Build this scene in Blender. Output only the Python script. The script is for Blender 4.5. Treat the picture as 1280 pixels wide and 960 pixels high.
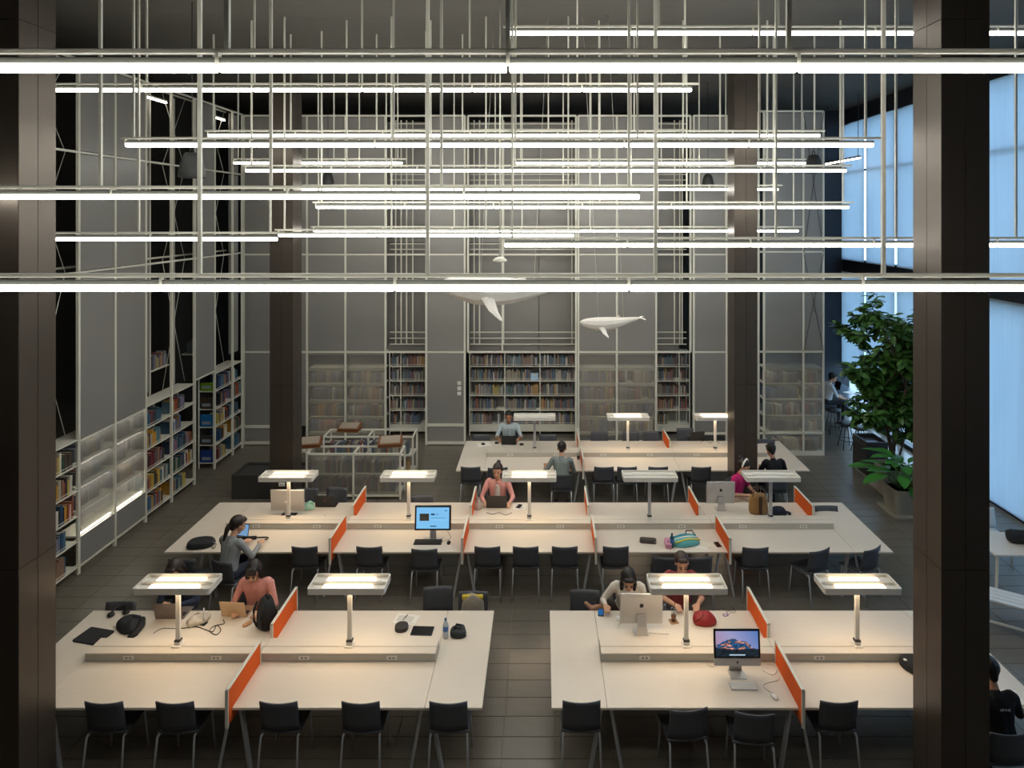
import bpy, bmesh, math, random
from mathutils import Vector, Matrix, Euler
import numpy as np
for o in list(bpy.data.objects): bpy.data.objects.remove(o)
SC = bpy.context.scene
COL = SC.collection
R = math.radians
rnd = random.Random(7)

# ------------------------------------------------------------------ camera
HC, F, VX, VY = 5.94, 780.0, 678.0, 270.0          # eye height (m), focal length (px of 1280), vanishing point
cam = bpy.data.cameras.new('camera'); camo = bpy.data.objects.new('camera', cam); COL.objects.link(camo)
camo.location = (0, 0, HC); camo.rotation_euler = (R(90), 0, 0)
cam.sensor_width = 36; cam.lens = F / 1280 * 36
cam.shift_x = -(VX - 640) / 1280; cam.shift_y = -(480 - VY) / 1280
cam.clip_start = 0.05; cam.clip_end = 200
SC.camera = camo
# ------------------------------------------------------------------ sky, exposure
W = bpy.data.worlds.new('sky'); SC.world = W; W.use_nodes = True
W.node_tree.nodes['Background'].inputs[0].default_value = (0.50, 0.74, 1.0, 1)
W.node_tree.nodes['Background'].inputs[1].default_value = 2.6
SC.view_settings.view_transform = 'Standard'; SC.view_settings.look = 'None'
SC.view_settings.gamma = 1; SC.view_settings.use_curve_mapping = False
SC.view_settings.exposure = 1.12
SC.cycles.use_denoising = True
SC.cycles.max_bounces = 8; SC.cycles.diffuse_bounces = 4; SC.cycles.transparent_max_bounces = 12
SC.cycles.sample_clamp_indirect = 6
TUBE_L, LAMP_UP, LAMP_DOWN = 10.5, 2.4, 4.6       # radiance of the ceiling tubes, desk-lamp tubes, desk-lamp diffusers

def px(x, y, z):            # pixel on the horizontal plane at height z -> world point
    Y = (HC - z) * F / (y - VY); return Vector(((x - VX) * Y / F, Y, z))
def pd(x, y, Y):            # pixel at a known depth -> world point
    return Vector(((x - VX) * Y / F, Y, HC - (y - VY) * Y / F))

# ------------------------------------------------------------------ materials
def srgb(h):
    h = h.lstrip('#'); v = [int(h[i:i+2], 16) / 255 for i in (0, 2, 4)]
    return tuple((c / 12.92 if c <= .04045 else ((c + .055) / 1.055) ** 2.4) for c in v) + (1,)
MATS = {}
def mat(name, col='#808080', rough=.5, metal=0, var=0.0, scale=20, bump=0, emit=0, stretch=None, spec=.5, coat=0, **kw):
    if name in MATS: return MATS[name]
    m = bpy.data.materials.new(name); m.use_nodes = True; MATS[name] = m
    n, l = m.node_tree.nodes, m.node_tree.links; b = n['Principled BSDF']
    c = srgb(col) if isinstance(col, str) else col
    b.inputs['Base Color'].default_value = c; b.inputs['Roughness'].default_value = rough
    b.inputs['Metallic'].default_value = metal; b.inputs['Specular IOR Level'].default_value = spec
    b.inputs['Coat Weight'].default_value = coat
    if emit:
        b.inputs['Emission Color'].default_value = c; b.inputs['Emission Strength'].default_value = emit
    if var or bump:
        tc = n.new('ShaderNodeTexCoord'); mp = n.new('ShaderNodeMapping'); nz = n.new('ShaderNodeTexNoise')
        nz.inputs['Scale'].default_value = scale; nz.inputs['Detail'].default_value = 3
        if stretch: mp.inputs['Scale'].default_value = stretch
        l.new(tc.outputs['Object'], mp.inputs[0]); l.new(mp.outputs[0], nz.inputs[0])
        if var:
            r = n.new('ShaderNodeMapRange'); r.inputs[3].default_value = 1 - var; r.inputs[4].default_value = 1 + var
            x = n.new('ShaderNodeMix'); x.data_type = 'RGBA'; x.blend_type = 'MULTIPLY'; x.inputs[0].default_value = 1
            l.new(nz.outputs[0], r.inputs[0]); x.inputs[6].default_value = c; l.new(r.outputs[0], x.inputs[7]); l.new(x.outputs[2], b.inputs['Base Color'])
        if bump:
            bp = n.new('ShaderNodeBump'); bp.inputs['Strength'].default_value = bump; bp.inputs['Distance'].default_value = .01
            l.new(nz.outputs[0], bp.inputs['Height']); l.new(bp.outputs[0], b.inputs['Normal'])
    return m
def emat(name, col, strength):
    if name in MATS: return MATS[name]
    m = bpy.data.materials.new(name); m.use_nodes = True; MATS[name] = m
    n, l = m.node_tree.nodes, m.node_tree.links; n.clear()
    e = n.new('ShaderNodeEmission'); o = n.new('ShaderNodeOutputMaterial')
    e.inputs[0].default_value = srgb(col) if isinstance(col, str) else col; e.inputs[1].default_value = strength
    l.new(e.outputs[0], o.inputs[0]); return m
white_metal = mat('white_powder_coat', '#d6d4c6', .42, var=.03)
housing_m = mat('light_housing', '#62645d', .5)
table_white = mat('table_laminate', '#d6ccbd', .38, var=.03, scale=6, stretch=(1, 8, 8))
table_edge = mat('table_edge', '#b5b2aa', .45)
spine_side = mat('cable_box_grey', '#bdb8ac', .5)
silver = mat('satin_silver', '#b4b6b8', .34, .3)
black_shell = mat('chair_shell', '#474a50', .48, var=.08, scale=40)
orange = mat('orange_felt', '#d95a0c', .9, var=.1, scale=120, bump=.1)
grey_panel = mat('grey_panel', '#85837f', .34, var=.04, scale=2, stretch=(1, 1, .15))
dark_wall = mat('dark_wall', '#33322f', .75, var=.1, scale=3)
ceil_m = mat('dark_ceiling', '#494640', .8, var=.12, scale=1.5, stretch=(.2, 6, 1))
bronze = mat('bronze_cladding', '#534b43', .36, .55, var=.14, scale=1.6, stretch=(1, 1, .35), bump=0)
bronze_gap = mat('bronze_joint', '#15120f', .7)
tile_m = mat('floor_tile', '#6b655b', .28, var=.16, scale=3, stretch=(1, 4, 1), bump=.04)
grout = mat('floor_grout', '#857e72', .8)
tube_m = emat('lit_tube', (1.0, .97, .89, 1), TUBE_L)
lampup_m = emat('desk_lamp_tube', (1.0, .77, .50, 1), LAMP_UP)
lampdown_m = emat('desk_lamp_diffuser', (1.0, .74, .48, 1), LAMP_DOWN)
lamp_white = mat('lamp_white', '#dcd8cf', .4)
black_pl = mat('black_plastic', '#17181a', .45)
black_fab = mat('black_fabric', '#1d1f22', .85, var=.2, scale=60, bump=.15)
navy_fab = mat('navy_fabric', '#1c2333', .85, var=.2, scale=60, bump=.15)
alu = mat('aluminium', '#c3c2c2', .35, .55)
gold_alu = mat('gold_aluminium', '#c8ac8c', .38, .45)
grey_alu = mat('grey_aluminium', '#857a74', .38, .4)
paper = mat('paper', '#e4e0d8', .8)
socket_m = mat('socket_plate', '#e2dfd6', .4)
socket_d = mat('socket_hole', '#85817a', .6)
cable_w = mat('white_cable', '#cfcabf', .5); cable_b = mat('black_cable', '#1c1b1b', .5)
concrete = mat('pot_concrete', '#8a8476', .85, var=.15, scale=12, bump=.2)
leaf_m = mat('tree_leaf', '#42692f', .35, var=.3, scale=5)
leaf_big = mat('broad_leaf', '#3d7a33', .38, var=.3, scale=6)
bark = mat('bark', '#4b3d2e', .9, var=.3, scale=25, bump=.3)
soil = mat('soil', '#2b2118', .95, var=.3, scale=40)
wood = mat('brown_wood', '#7a4a28', .5, var=.2, scale=8, stretch=(1, 12, 1))
whale_m = mat('whale_paper', '#dedad3', .7, var=.03)
speaker_m = mat('speaker_grey', '#2f302f', .6)
dark_cab = mat('dark_cabinet', '#2f2c2c', .5)
dark_box = mat('charcoal_box', '#3c3c3b', .55)
frame_dark = mat('window_frame_dark', '#2b2f38', .5, .3)
# frosted sheet: part diffuse, part blurred see-through
def frosted():
    m = bpy.data.materials.new('frosted_sheet'); m.use_nodes = True; n, l = m.node_tree.nodes, m.node_tree.links; n.clear()
    o = n.new('ShaderNodeOutputMaterial'); d = n.new('ShaderNodeBsdfDiffuse'); t = n.new('ShaderNodeBsdfTranslucent')
    r = n.new('ShaderNodeBsdfRefraction'); tr = n.new('ShaderNodeBsdfTransparent'); g = n.new('ShaderNodeBsdfGlossy')
    d.inputs[0].default_value = (.5, .49, .46, 1); t.inputs[0].default_value = (.75, .73, .69, 1)
    r.inputs[0].default_value = (.92, .91, .88, 1); r.inputs['Roughness'].default_value = .11; r.inputs['IOR'].default_value = 1.22
    g.inputs['Roughness'].default_value = .3; tr.inputs[0].default_value = (.9, .9, .88, 1)
    def mx(f, a, b):
        q = n.new('ShaderNodeMixShader'); q.inputs[0].default_value = f; l.new(a, q.inputs[1]); l.new(b, q.inputs[2]); return q.outputs[0]
    s = mx(.45, d.outputs[0], t.outputs[0]); s = mx(.66, s, r.outputs[0]); s = mx(.22, s, tr.outputs[0]); s = mx(.05, s, g.outputs[0])
    l.new(s, o.inputs[0]); return m
frost_m = frosted(); ADDED_GLOW = emat('added_shelf_glow', (1, .94, .84, 1), 5)  # glow for strips added behind the frosted sheets to brighten the books
def blind():
    m = bpy.data.materials.new('roller_blind'); m.use_nodes = True; n, l = m.node_tree.nodes, m.node_tree.links; n.clear()
    o = n.new('ShaderNodeOutputMaterial'); d = n.new('ShaderNodeBsdfDiffuse'); t = n.new('ShaderNodeBsdfTranslucent'); q = n.new('ShaderNodeMixShader')
    tc = n.new('ShaderNodeTexCoord'); nz = n.new('ShaderNodeTexNoise'); mp = n.new('ShaderNodeMapping'); mp.inputs['Scale'].default_value = (1, 3, .1)
    rp = n.new('ShaderNodeMix'); rp.data_type = 'RGBA'; rp.inputs[6].default_value = (.50, .56, .62, 1); rp.inputs[7].default_value = (.62, .67, .72, 1)
    l.new(tc.outputs['Object'], mp.inputs[0]); l.new(mp.outputs[0], nz.inputs[0]); l.new(nz.outputs[0], rp.inputs[0])
    l.new(rp.outputs[2], t.inputs[0]); d.inputs[0].default_value = (.55, .6, .65, 1); q.inputs[0].default_value = .72
    l.new(d.outputs[0], q.inputs[1]); l.new(t.outputs[0], q.inputs[2]); l.new(q.outputs[0], o.inputs[0]); return m
blind_m = blind()
def glass():
    m = bpy.data.materials.new('window_glass'); m.use_nodes = True; n, l = m.node_tree.nodes, m.node_tree.links; n.clear()
    o = n.new('ShaderNodeOutputMaterial'); g = n.new('ShaderNodeBsdfGlossy'); g.inputs['Roughness'].default_value = .02
    t = n.new('ShaderNodeBsdfTransparent'); t.inputs[0].default_value = (.93, .96, .97, 1); q = n.new('ShaderNodeMixShader'); q.inputs[0].default_value = .07
    l.new(t.outputs[0], q.inputs[1]); l.new(g.outputs[0], q.inputs[2]); l.new(q.outputs[0], o.inputs[0]); return m
glass_m = glass()
def book_attr():
    m = bpy.data.materials.new('book_covers'); m.use_nodes = True; n, l = m.node_tree.nodes, m.node_tree.links
    a = n.new('ShaderNodeAttribute'); a.attribute_name = 'cover'; l.new(a.outputs[0], n['Principled BSDF'].inputs['Base Color'])
    n['Principled BSDF'].inputs['Roughness'].default_value = .55; return m
book_attr_m = book_attr()

# ------------------------------------------------------------------ mesh helpers
class MB:
    def __init__(s): s.v, s.f, s.m, s.sm = [], [], [], []
    def add(s, vs, fs, mi=0, T=None, smooth=False):
        k = len(s.v)
        s.v += [tuple(T @ Vector(p)) if T else tuple(p) for p in vs]
        for f in fs: s.f.append([i + k for i in f]); s.m.append(mi); s.sm.append(smooth)
        return s
    def box(s, x0, x1, y0, y1, z0, z1, mi=0, T=None):
        return s.add([(x, y, z) for z in (z0, z1) for y in (y0, y1) for x in (x0, x1)],
                     [(0, 2, 3, 1), (4, 5, 7, 6), (0, 1, 5, 4), (2, 6, 7, 3), (0, 4, 6, 2), (1, 3, 7, 5)], mi, T)
    def cbox(s, x0, x1, y0, y1, z0, z1, c=.005, mi=0, T=None):
        vs, idx = [], {}
        X, Y, Z = (x0, x1), (y0, y1), (z0, z1); c = min(c, (x1-x0)/2.01, (y1-y0)/2.01, (z1-z0)/2.01)
        for i in (0, 1):
            for j in (0, 1):
                for k in (0, 1):
                    sx, sy, sz = 1 - 2*i, 1 - 2*j, 1 - 2*k
                    for a in range(3):
                        p = [X[i] + sx*c, Y[j] + sy*c, Z[k] + sz*c]; p[a] = (X[i], Y[j], Z[k])[a]
                        idx[i, j, k, a] = len(vs); vs.append(p)
        fs = []
        for i in (0, 1):
            fs.append([idx[i, j, k, 0] for j, k in ((0, 0), (0, 1), (1, 1), (1, 0))][::(1 if i == 0 else -1)])
            fs.append([idx[j, i, k, 1] for j, k in ((0, 0), (1, 0), (1, 1), (0, 1))][::(1 if i == 0 else -1)])
            fs.append([idx[j, k, i, 2] for j, k in ((0, 0), (0, 1), (1, 1), (1, 0))][::(1 if i == 0 else -1)])
        for j in (0, 1):
            for k in (0, 1):
                fs.append([idx[0, j, k, 1], idx[1, j, k, 1], idx[1, j, k, 2], idx[0, j, k, 2]])
                fs.append([idx[j, 0, k, 0], idx[j, 1, k, 0], idx[j, 1, k, 2], idx[j, 0, k, 2]])
                fs.append([idx[j, k, 0, 0], idx[j, k, 1, 0], idx[j, k, 1, 1], idx[j, k, 0, 1]])
        for i in (0, 1):
            for j in (0, 1):
                for k in (0, 1): fs.append([idx[i, j, k, a] for a in range(3)])
        return s.add(vs, fs, mi, T)
    def loft(s, rings, mi=0, T=None, cap=True, closed=False, smooth=True):
        n = len(rings[0]); vs = [p for r in rings for p in r]; fs = []
        m = len(rings)
        for a in range(m if closed else m - 1):
            b = (a + 1) % m
            for i in range(n):
                j = (i + 1) % n; fs.append((a*n + i, a*n + j, b*n + j, b*n + i))
        if cap and not closed: fs.append(tuple(range(n))[::-1]); fs.append(tuple((m-1)*n + i for i in range(n)))
        return s.add(vs, fs, mi, T, smooth)
    def tube(s, pts, r, n=8, mi=0, T=None):
        pts = [Vector(p) for p in pts]; rings = []; up = Vector((0, 0, 1))
        rs = r if isinstance(r, (list, tuple)) else [r] * len(pts)
        for i, p in enumerate(pts):
            d = (pts[min(i+1, len(pts)-1)] - pts[max(i-1, 0)]).normalized()
            u = d.cross(up)
            if u.length < 1e-3: u = d.cross(Vector((0, 1, 0)))
            u.normalize(); w = u.cross(d)
            rings.append([tuple(p + (u*math.cos(2*math.pi*k/n) + w*math.sin(2*math.pi*k/n)) * rs[i]) for k in range(n)])
        return s.loft(rings, mi, T)
    def bar(s, a, b, w, d=None, mi=0, T=None):      # square bar between two points
        a, b = Vector(a), Vector(b); q = (b - a).normalized(); u = q.cross(Vector((0, 0, 1)))
        if u.length < 1e-3: u = Vector((1, 0, 0))
        u.normalize(); v = u.cross(q); d = d or w
        return s.loft([[tuple(p + u*x*w/2 + v*y*d/2) for x, y in ((-1, -1), (1, -1), (1, 1), (-1, 1))] for p in (a, b)], mi, T, smooth=False)
    def lathe(s, prof, n=16, mi=0, T=None, cap=True):
        return s.loft([[(r*math.cos(2*math.pi*k/n), r*math.sin(2*math.pi*k/n), z) for k in range(n)] for r, z in prof], mi, T, cap)
    def ell(s, c, r, n=14, m=9, mi=0, T=None):
        rings = []
        for a in range(1, m):
            t = -math.pi/2 + math.pi*a/m
            rings.append([(c[0] + r[0]*math.cos(t)*math.cos(2*math.pi*k/n), c[1] + r[1]*math.cos(t)*math.sin(2*math.pi*k/n), c[2] + r[2]*math.sin(t)) for k in range(n)])
        return s.loft(rings, mi, T)
    def prism(s, poly, z0, z1, mi=0, T=None):
        return s.loft([[(x, y, z0) for x, y in poly], [(x, y, z1) for x, y in poly]], mi, T, smooth=False)
    def mesh(s, name, mats):
        me = bpy.data.meshes.new(name); me.from_pydata(s.v, [], s.f)
        for m in (mats if isinstance(mats, (list, tuple)) else [mats]): me.materials.append(m)
        me.polygons.foreach_set('material_index', s.m); me.polygons.foreach_set('use_smooth', s.sm)
        bm = bmesh.new(); bm.from_mesh(me); bmesh.ops.recalc_face_normals(bm, faces=bm.faces); bm.to_mesh(me); bm.free()
        me.update(); return me
    def build(s, name, mats, parent=None, loc=None):
        return link(name, s.mesh(name, mats), parent, loc)
def link(name, data, parent=None, loc=None, rot=None):
    o = bpy.data.objects.new(name, data); COL.objects.link(o); o.parent = parent
    if loc is not None: o.location = loc
    if rot is not None: o.rotation_euler = rot
    return o
def tag(o, label=None, cat=None, group=None, kind=None):
    for k, v in (('label', label), ('category', cat), ('group', group), ('kind', kind)):
        if v: o[k] = v
    return o
def thing(name, label, cat, loc=(0, 0, 0), rz=0, group=None):
    return tag(link(name, None, None, loc, (0, 0, rz)), label, cat, group)
def dup(root, loc=None, rz=None, label=None, group=None):
    def cp(o, par):
        c = o.copy(); COL.objects.link(c); c.parent = par
        for ch in kids.get(o.name, []): cp(ch, c)
        return c
    kids = {}
    for o in root.children_recursive: kids.setdefault(o.parent.name, []).append(o)
    r = cp(root, None)
    if loc is not None: r.location = loc
    if rz is not None: r.rotation_euler = (0, 0, rz)
    tag(r, label, None, group); return r
def rrect(w, d, r, n=4, cx=0, cy=0):                # rounded rectangle outline
    out = []
    for sx, sy, a0 in ((1, 1, 0), (-1, 1, 90), (-1, -1, 180), (1, -1, 270)):
        for k in range(n + 1):
            a = R(a0 + 90*k/n); out.append((cx + sx*(w/2 - r) + r*math.cos(a), cy + sy*(d/2 - r) + r*math.sin(a)))
    return out

# ================================================================== THE SETTING
CEIL, XL, XR, YB = 9.2, -9.4, 9.3, 19.8
fl = MB().box(-9.6, 9.5, -4, 20, -.2, -.008).build('floor', grout); tag(fl, 'dark grey tiled library floor', None, None, 'structure')
TW, TD = .6, .29
tile_mesh = MB().cbox(-TW/2+.003, TW/2-.003, -TD/2+.003, TD/2-.003, -.02, 0, .002).mesh('tile', tile_m)
cand, rest = [], MB()
for j in range(0, 84):
    for i in range(-17, 17):
        x = (i + .5)*TW - .45; y = -3.9 + (j + .5)*TD
        if x > 9.2 or x < -9.2 or y > 19.7: continue
        vis = False
        if y > 5.5:
            u, v = VX + x*F/y, VY + HC*F/y
            vis = 60 < u < 1290 and v < 965 and x > -7.6
            # below a table top the tile hides behind it
            for (tx0, tx1, ty0, ty1) in ((-5.92, -.63, 6.6, 8.23), (.09, 5.3, 6.6, 8.23), (-5.86, 5.43, 9.66, 11.33), (-1.77, 5.46, 12.75, 14.43)):
                k = HC / (HC - .74); xs, ys = x/k, y/k
                if tx0 < xs < tx1 and ty0 < ys < ty1: vis = False
        if vis: cand.append((y, x))
        else: rest.box(x - TW/2+.003, x + TW/2-.003, y - TD/2+.003, y + TD/2-.003, -.02, 0)
cand.sort()
for n, (y, x) in enumerate(cand):
    if n < 300: link('tile', tile_mesh, fl, (x, y, 0))
    else: rest.box(x - TW/2+.003, x + TW/2-.003, y - TD/2+.003, y + TD/2-.003, -.02, 0)
tag(rest.build('tile_field', tile_m, fl), kind='stuff')
tag(MB().box(-9.6, 9.5, -4, 20, CEIL, CEIL + .2).build('ceiling', ceil_m), 'dark ceiling above the hanging lights', None, None, 'structure')
wl = MB().box(-9.6, XL, -4, 20, 0, CEIL).build('wall_left', dark_wall); tag(wl, 'dark wall behind the white tube lattice', None, None, 'structure')
wb = MB().box(-9.6, 9.5, YB, 20, 0, CEIL).build('wall_back', dark_wall); tag(wb, 'dark end wall behind the bookshelves', None, None, 'structure')
tag(MB().box(-9.6, 9.5, -4.2, -4, 0, CEIL).build('wall_front', grey_panel), 'grey wall behind the gallery', None, None, 'structure')

def bars(parent, name, items, m=None, w=.035):       # each lattice member its own object
    for a, b in items: MB().bar(a, b, w).build(name, m or white_metal, parent)

# ---- left lattice (plane x = LX)
LX = -7.7
ly = [8.6, 9.47, 10.35, 11.23, 12.1, 12.95, 13.8, 14.65, 15.5, 16.0]
bars(wl, 'post', [((LX, y, 0), (LX, y, 8.54)) for y in ly], w=.045)
for z in (5.0, 7.0, 8.54):
    bars(wl, 'rail', [((LX, 8.0, z), (LX, 16.0, z)), ((LX - .42, 8.0, z + .06), (LX - .42, 16.0, z + .06))], w=.035)
bars(wl, 'rail', [((LX, 10.35, 2.2), (LX, 12.1, 2.2)), ((LX, 10.35, .12), (LX, 12.1, .12)), ((LX, 13.8, 2.3), (LX, 14.65, 2.3))])
bars(wl, 'post', [((LX - .45, y, 0), (LX - .45, y, 8.54)) for y in (12.1, 12.95, 13.8, 14.65, 15.5)], w=.03)
def panel(parent, a, b, m=grey_panel, name='panel'):
    return MB().box(min(a[0], b[0]), max(a[0], b[0]), min(a[1], b[1]), max(a[1], b[1]), a[2], b[2]).build(name, m, parent)
for y0, y1, x, z0 in ((10.38, 11.2, LX, 2.23), (11.26, 12.07, LX, 2.23), (12.13, 12.92, LX - .45, 2.3), (13.83, 14.62, LX, 2.33), (14.68, 15.2, LX - .45, 2.5), (15.53, 15.97, LX - .1, 2.5)):
    for za, zb in ((z0, 4.97), (5.03, 6.97), (7.03, 8.5)): panel(wl, (x - .012, y0, za), (x + .012, y1, zb))
for y0, y1 in ((8.62, 9.45), (9.5, 10.33), (12.97, 13.78), (14.67, 15.48)):   # crossed bracing wires in the open bays
    for z0, z1 in ((2.3, 5.0), (5.0, 7.0), (7.0, 8.5)):
        for a, b in (((LX-.2, y0, z0), (LX-.2, y1, z1)), ((LX-.2, y1, z0), (LX-.2, y0, z1))): MB().tube([a, b], .006, 5).build('bracing_wire', white_metal, wl)
# frosted sheets with lit shelves behind
for y0, y1 in ((10.38, 11.2), (11.26, 12.07)):
    panel(wl, (LX - .006, y0, .62), (LX + .006, y1, 2.17), frost_m, 'frosted_sheet')
    panel(wl, (LX - .012, y0, .15), (LX + .012, y1, .6), grey_panel, 'panel')
    for z in (.6, 1.0, 1.4, 1.8, 2.2): MB().box(LX - .42, LX - .05, y0, y1, z - .015, z + .015).build('shelf_board', white_metal, wl)
    for z in (1.0, 1.4, 1.8, 2.2): MB().box(LX - .09, LX - .07, y0 + .03, y1 - .03, z - .028, z - .016).build('shelf_or_added_strip', ADDED_GLOW, wl)  # extra strips, added to brighten the shelves behind the sheet
    MB().box(LX - .06, LX - .03, y0 + .03, y1 - .03, .62, .632).build('shelf_or_added_strip', emat('shelf_strip', (1, .93, .75, 1), 7), wl)
# lights on the lattice top
for ya, yb in ((12.1, 13.1), (14.7, 15.5)):
    o = thing('wall_strip_light', 'slim lit tube under the top rail, bay beginning at %s brace' % ('the first' if ya < 13 else 'the second'), 'light', (-7.9, (ya+yb)/2, 8.32))
    MB().box(-.02, .02, ya - (ya+yb)/2, yb - (ya+yb)/2, .015, .05).build('housing', white_metal, o)
    MB().box(-.02, .02, ya - (ya+yb)/2, yb - (ya+yb)/2, -.02, .014).build('tube', emat('wall_tube', (1, .9, .75, 1), 5), o)
o = thing('wall_strip_light', 'slim lit tube running along the tall blinds', 'light', (8.5, 17.7, 7.5))
MB().box(-.02, .02, -1, 1, .015, .06).build('housing', speaker_m, o); MB().box(-.02, .02, -1, 1, -.02, .014).build('tube', tube_m, o)
MB().bar((0, -.9, .05), (0, -.9, CEIL-7.5), .012).build('hanger', speaker_m, o); MB().bar((0, .9, .05), (0, .9, CEIL-7.5), .012).build('hanger', speaker_m, o)

# ---- back lattice
BY = 16.2
def bx(x, Y=BY): return (x - VX) * Y / F
ZR = [.02, 2.41, 4.94, 8.54]
for xs in (305, 340, 384, 432, 482, 533, 581, 585, 628, 720, 723, 771, 820, 863, 867, 908, 947):
    MB().bar((bx(xs), BY, 0 if xs not in (585, 628, 863) else 2.41), (bx(xs), BY, 8.54), .05 if xs != 628 else .04).build('post', white_metal, wb)
for z in ZR[1:]:
    for a, b in ((305, 581), (585, 720), (723, 863), (867, 947)): MB().bar((bx(a), BY, z), (bx(b), BY, z), .045).build('rail', white_metal, wb)
def bay(x0, x1, Y, z0, z1, m, name='panel', th=.012):
    MB().box(bx(x0, BY) + .03, bx(x1, BY) - .03, Y - th, Y + th, z0, z1).build(name, m, wb)
for a, b in ((305, 340), (340, 384), (384, 432), (432, 482), (533, 581), (723, 771), (771, 820), (867, 908), (908, 947)):
    bay(a, b, BY, 2.44, 4.91, grey_panel); bay(a, b, BY, 4.97, 8.5, grey_panel)
for a, b in ((482, 533), (585, 628), (628, 674), (674, 720), (820, 849)):      # set-back upper panels over the open shelves
    MB().box(bx(a, BY + .8) - .02, bx(b, BY + .8) - .005, BY + .79, BY + .81, 2.27, 5.2).build('panel', grey_panel, wb); MB().box(bx(a, BY + .8) - .02, bx(b, BY + .8) - .005, BY + .79, BY + .81, 5.22, 8.5).build('panel', grey_panel, wb)
for a, b in ((482, 533), (585, 720), (820, 863)):                              # inner rails, seen as stacked white lines
    for z in (2.52, 2.68, 2.84, 5.05, 5.2, 6.9, 7.05, 8.1, 8.25, 8.4):
        MB().bar((bx(a), BY + .45, z), (bx(b), BY + .45, z), .025).build('rail', white_metal, wb)
for xs in (489, 496, 503, 511, 590, 597, 628, 716, 848, 855, 858):
    MB().bar((bx(xs), BY + .5, 2.5), (bx(xs), BY + .5, 8.5), .03).build('post', white_metal, wb)
bay(305, 384, BY, .5, 2.38, grey_panel); bay(305, 340, BY, .12, .46, grey_panel)
for a, b in ((533, 581),):
    bay(a, b, BY, .55, 2.38, grey_panel); bay(a, b, BY, .1, .5, grey_panel)
    for z in (.52, .06): MB().bar((bx(a), BY, z), (bx(b), BY, z), .07).build('rail', white_metal, wb)
for a, b in ((305, 340),):
    for z in (.48, .06): MB().bar((bx(a), BY, z), (bx(b), BY, z), .07).build('rail', white_metal, wb)
bay(867, 908, BY, .35, 2.38, grey_panel); bay(908, 947, BY, .35, 2.38, grey_panel); MB().bar((bx(867), BY, .3), (bx(947), BY, .3), .06).build('rail', white_metal, wb)
for k in range(3):
    p = pd(574, 479 + 6.5*k, BY - .02); MB().cbox(p.x - .05, p.x + .05, BY - .03, BY - .012, p.z - .05, p.z + .05, .006).build('switch_plate', socket_m, wb)
for a, b in ((384, 432), (432, 482), (723, 771), (771, 820)):
    bay(a, b, BY, .12, 2.38, frost_m, 'frosted_sheet', .006)
    for z in (.3, .70, 1.13, 1.57, 1.97, 2.38): MB().box(bx(a) + .03, bx(b) - .03, BY + .045, BY + .4, z - .015, z + .015).box(bx(a) + .03, bx(b) - .03, BY + .03, BY + .045, z - .055, z + .015).build('shelf_board', white_metal, wb)  # front lip added to keep the glow strips out of view
    MB().bar((bx(a), BY, .08), (bx(b), BY, .08), .05).build('rail', white_metal, wb)
    for z in (.70, 1.13, 1.57, 1.97, 2.38): MB().box(bx(a) + .05, bx(b) - .05, BY + .05, BY + .065, z - .03, z - .016).build('shelf_or_added_strip', ADDED_GLOW, wb)  # added strips, tucked behind the lips to light the books
# projecting frosted bookcase by the window side
BR = 15.5
def brx(x): return (x - VX) * BR / F
for xs in (948, 955, 1004, 1029): MB().bar((brx(xs), BR, 0), (brx(xs), BR, 8.54), .045).build('post', white_metal, wb)
for z in (.08, .55, 2.57, 5.05, 8.54): MB().bar((brx(948), BR, z), (brx(1029), BR, z), .045).build('rail', white_metal, wb)
MB().box(brx(948), brx(1030), BR - .03, BR + .5, 0, .07).build('plinth', white_metal, wb)
for a, b in ((955, 1004), (1004, 1029)):
    MB().box(brx(a) + .025, brx(b) - .025, BR - .006, BR + .006, .1, 2.54).build('frosted_sheet', frost_m, wb)
    for z0, z1 in ((2.6, 5.02), (5.08, 8.5)): MB().box(brx(a) + .025, brx(b) - .025, BR - .012, BR + .012, z0, z1).build('panel', grey_panel, wb)
    for z in (.55, .95, 1.36, 1.75, 2.15): MB().box(brx(a) + .02, brx(b) - .02, BR + .045, BR + .45, z - .015, z + .015).box(brx(a) + .02, brx(b) - .02, BR + .03, BR + .045, z - .055, z + .015).build('shelf_board', white_metal, wb); MB().box(brx(a) + .04, brx(b) - .04, BR + .05, BR + .065, z - .03, z - .016).build('shelf_or_added_strip', ADDED_GLOW, wb)  # each shelf brightened by an added strip behind an added lip
for z in (.2, .6, 1.0, 1.4, 1.8, 2.2, 2.6, 2.75, 2.9, 3.2, 5.0, 5.2, 7.0, 7.2, 8.2, 8.4): MB().bar((brx(948), BR, z), (brx(948), BR + .5, z), .025).build('rail', white_metal, wb)
MB().bar((brx(948), BR + .5, 0), (brx(948), BR + .5, 8.54), .035).build('post', white_metal, wb)
for z0, z1 in ((2.6, 5.0), (5.05, 8.5)):
    for a, b in (((1004, z0), (1029, z1)), ((1029, z0), (1004, z1))): MB().tube([(brx(a[0]), BR - .03, a[1]), (brx(b[0]), BR - .03, b[1])], .006, 5).build('bracing_wire', speaker_m, wb)

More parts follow.
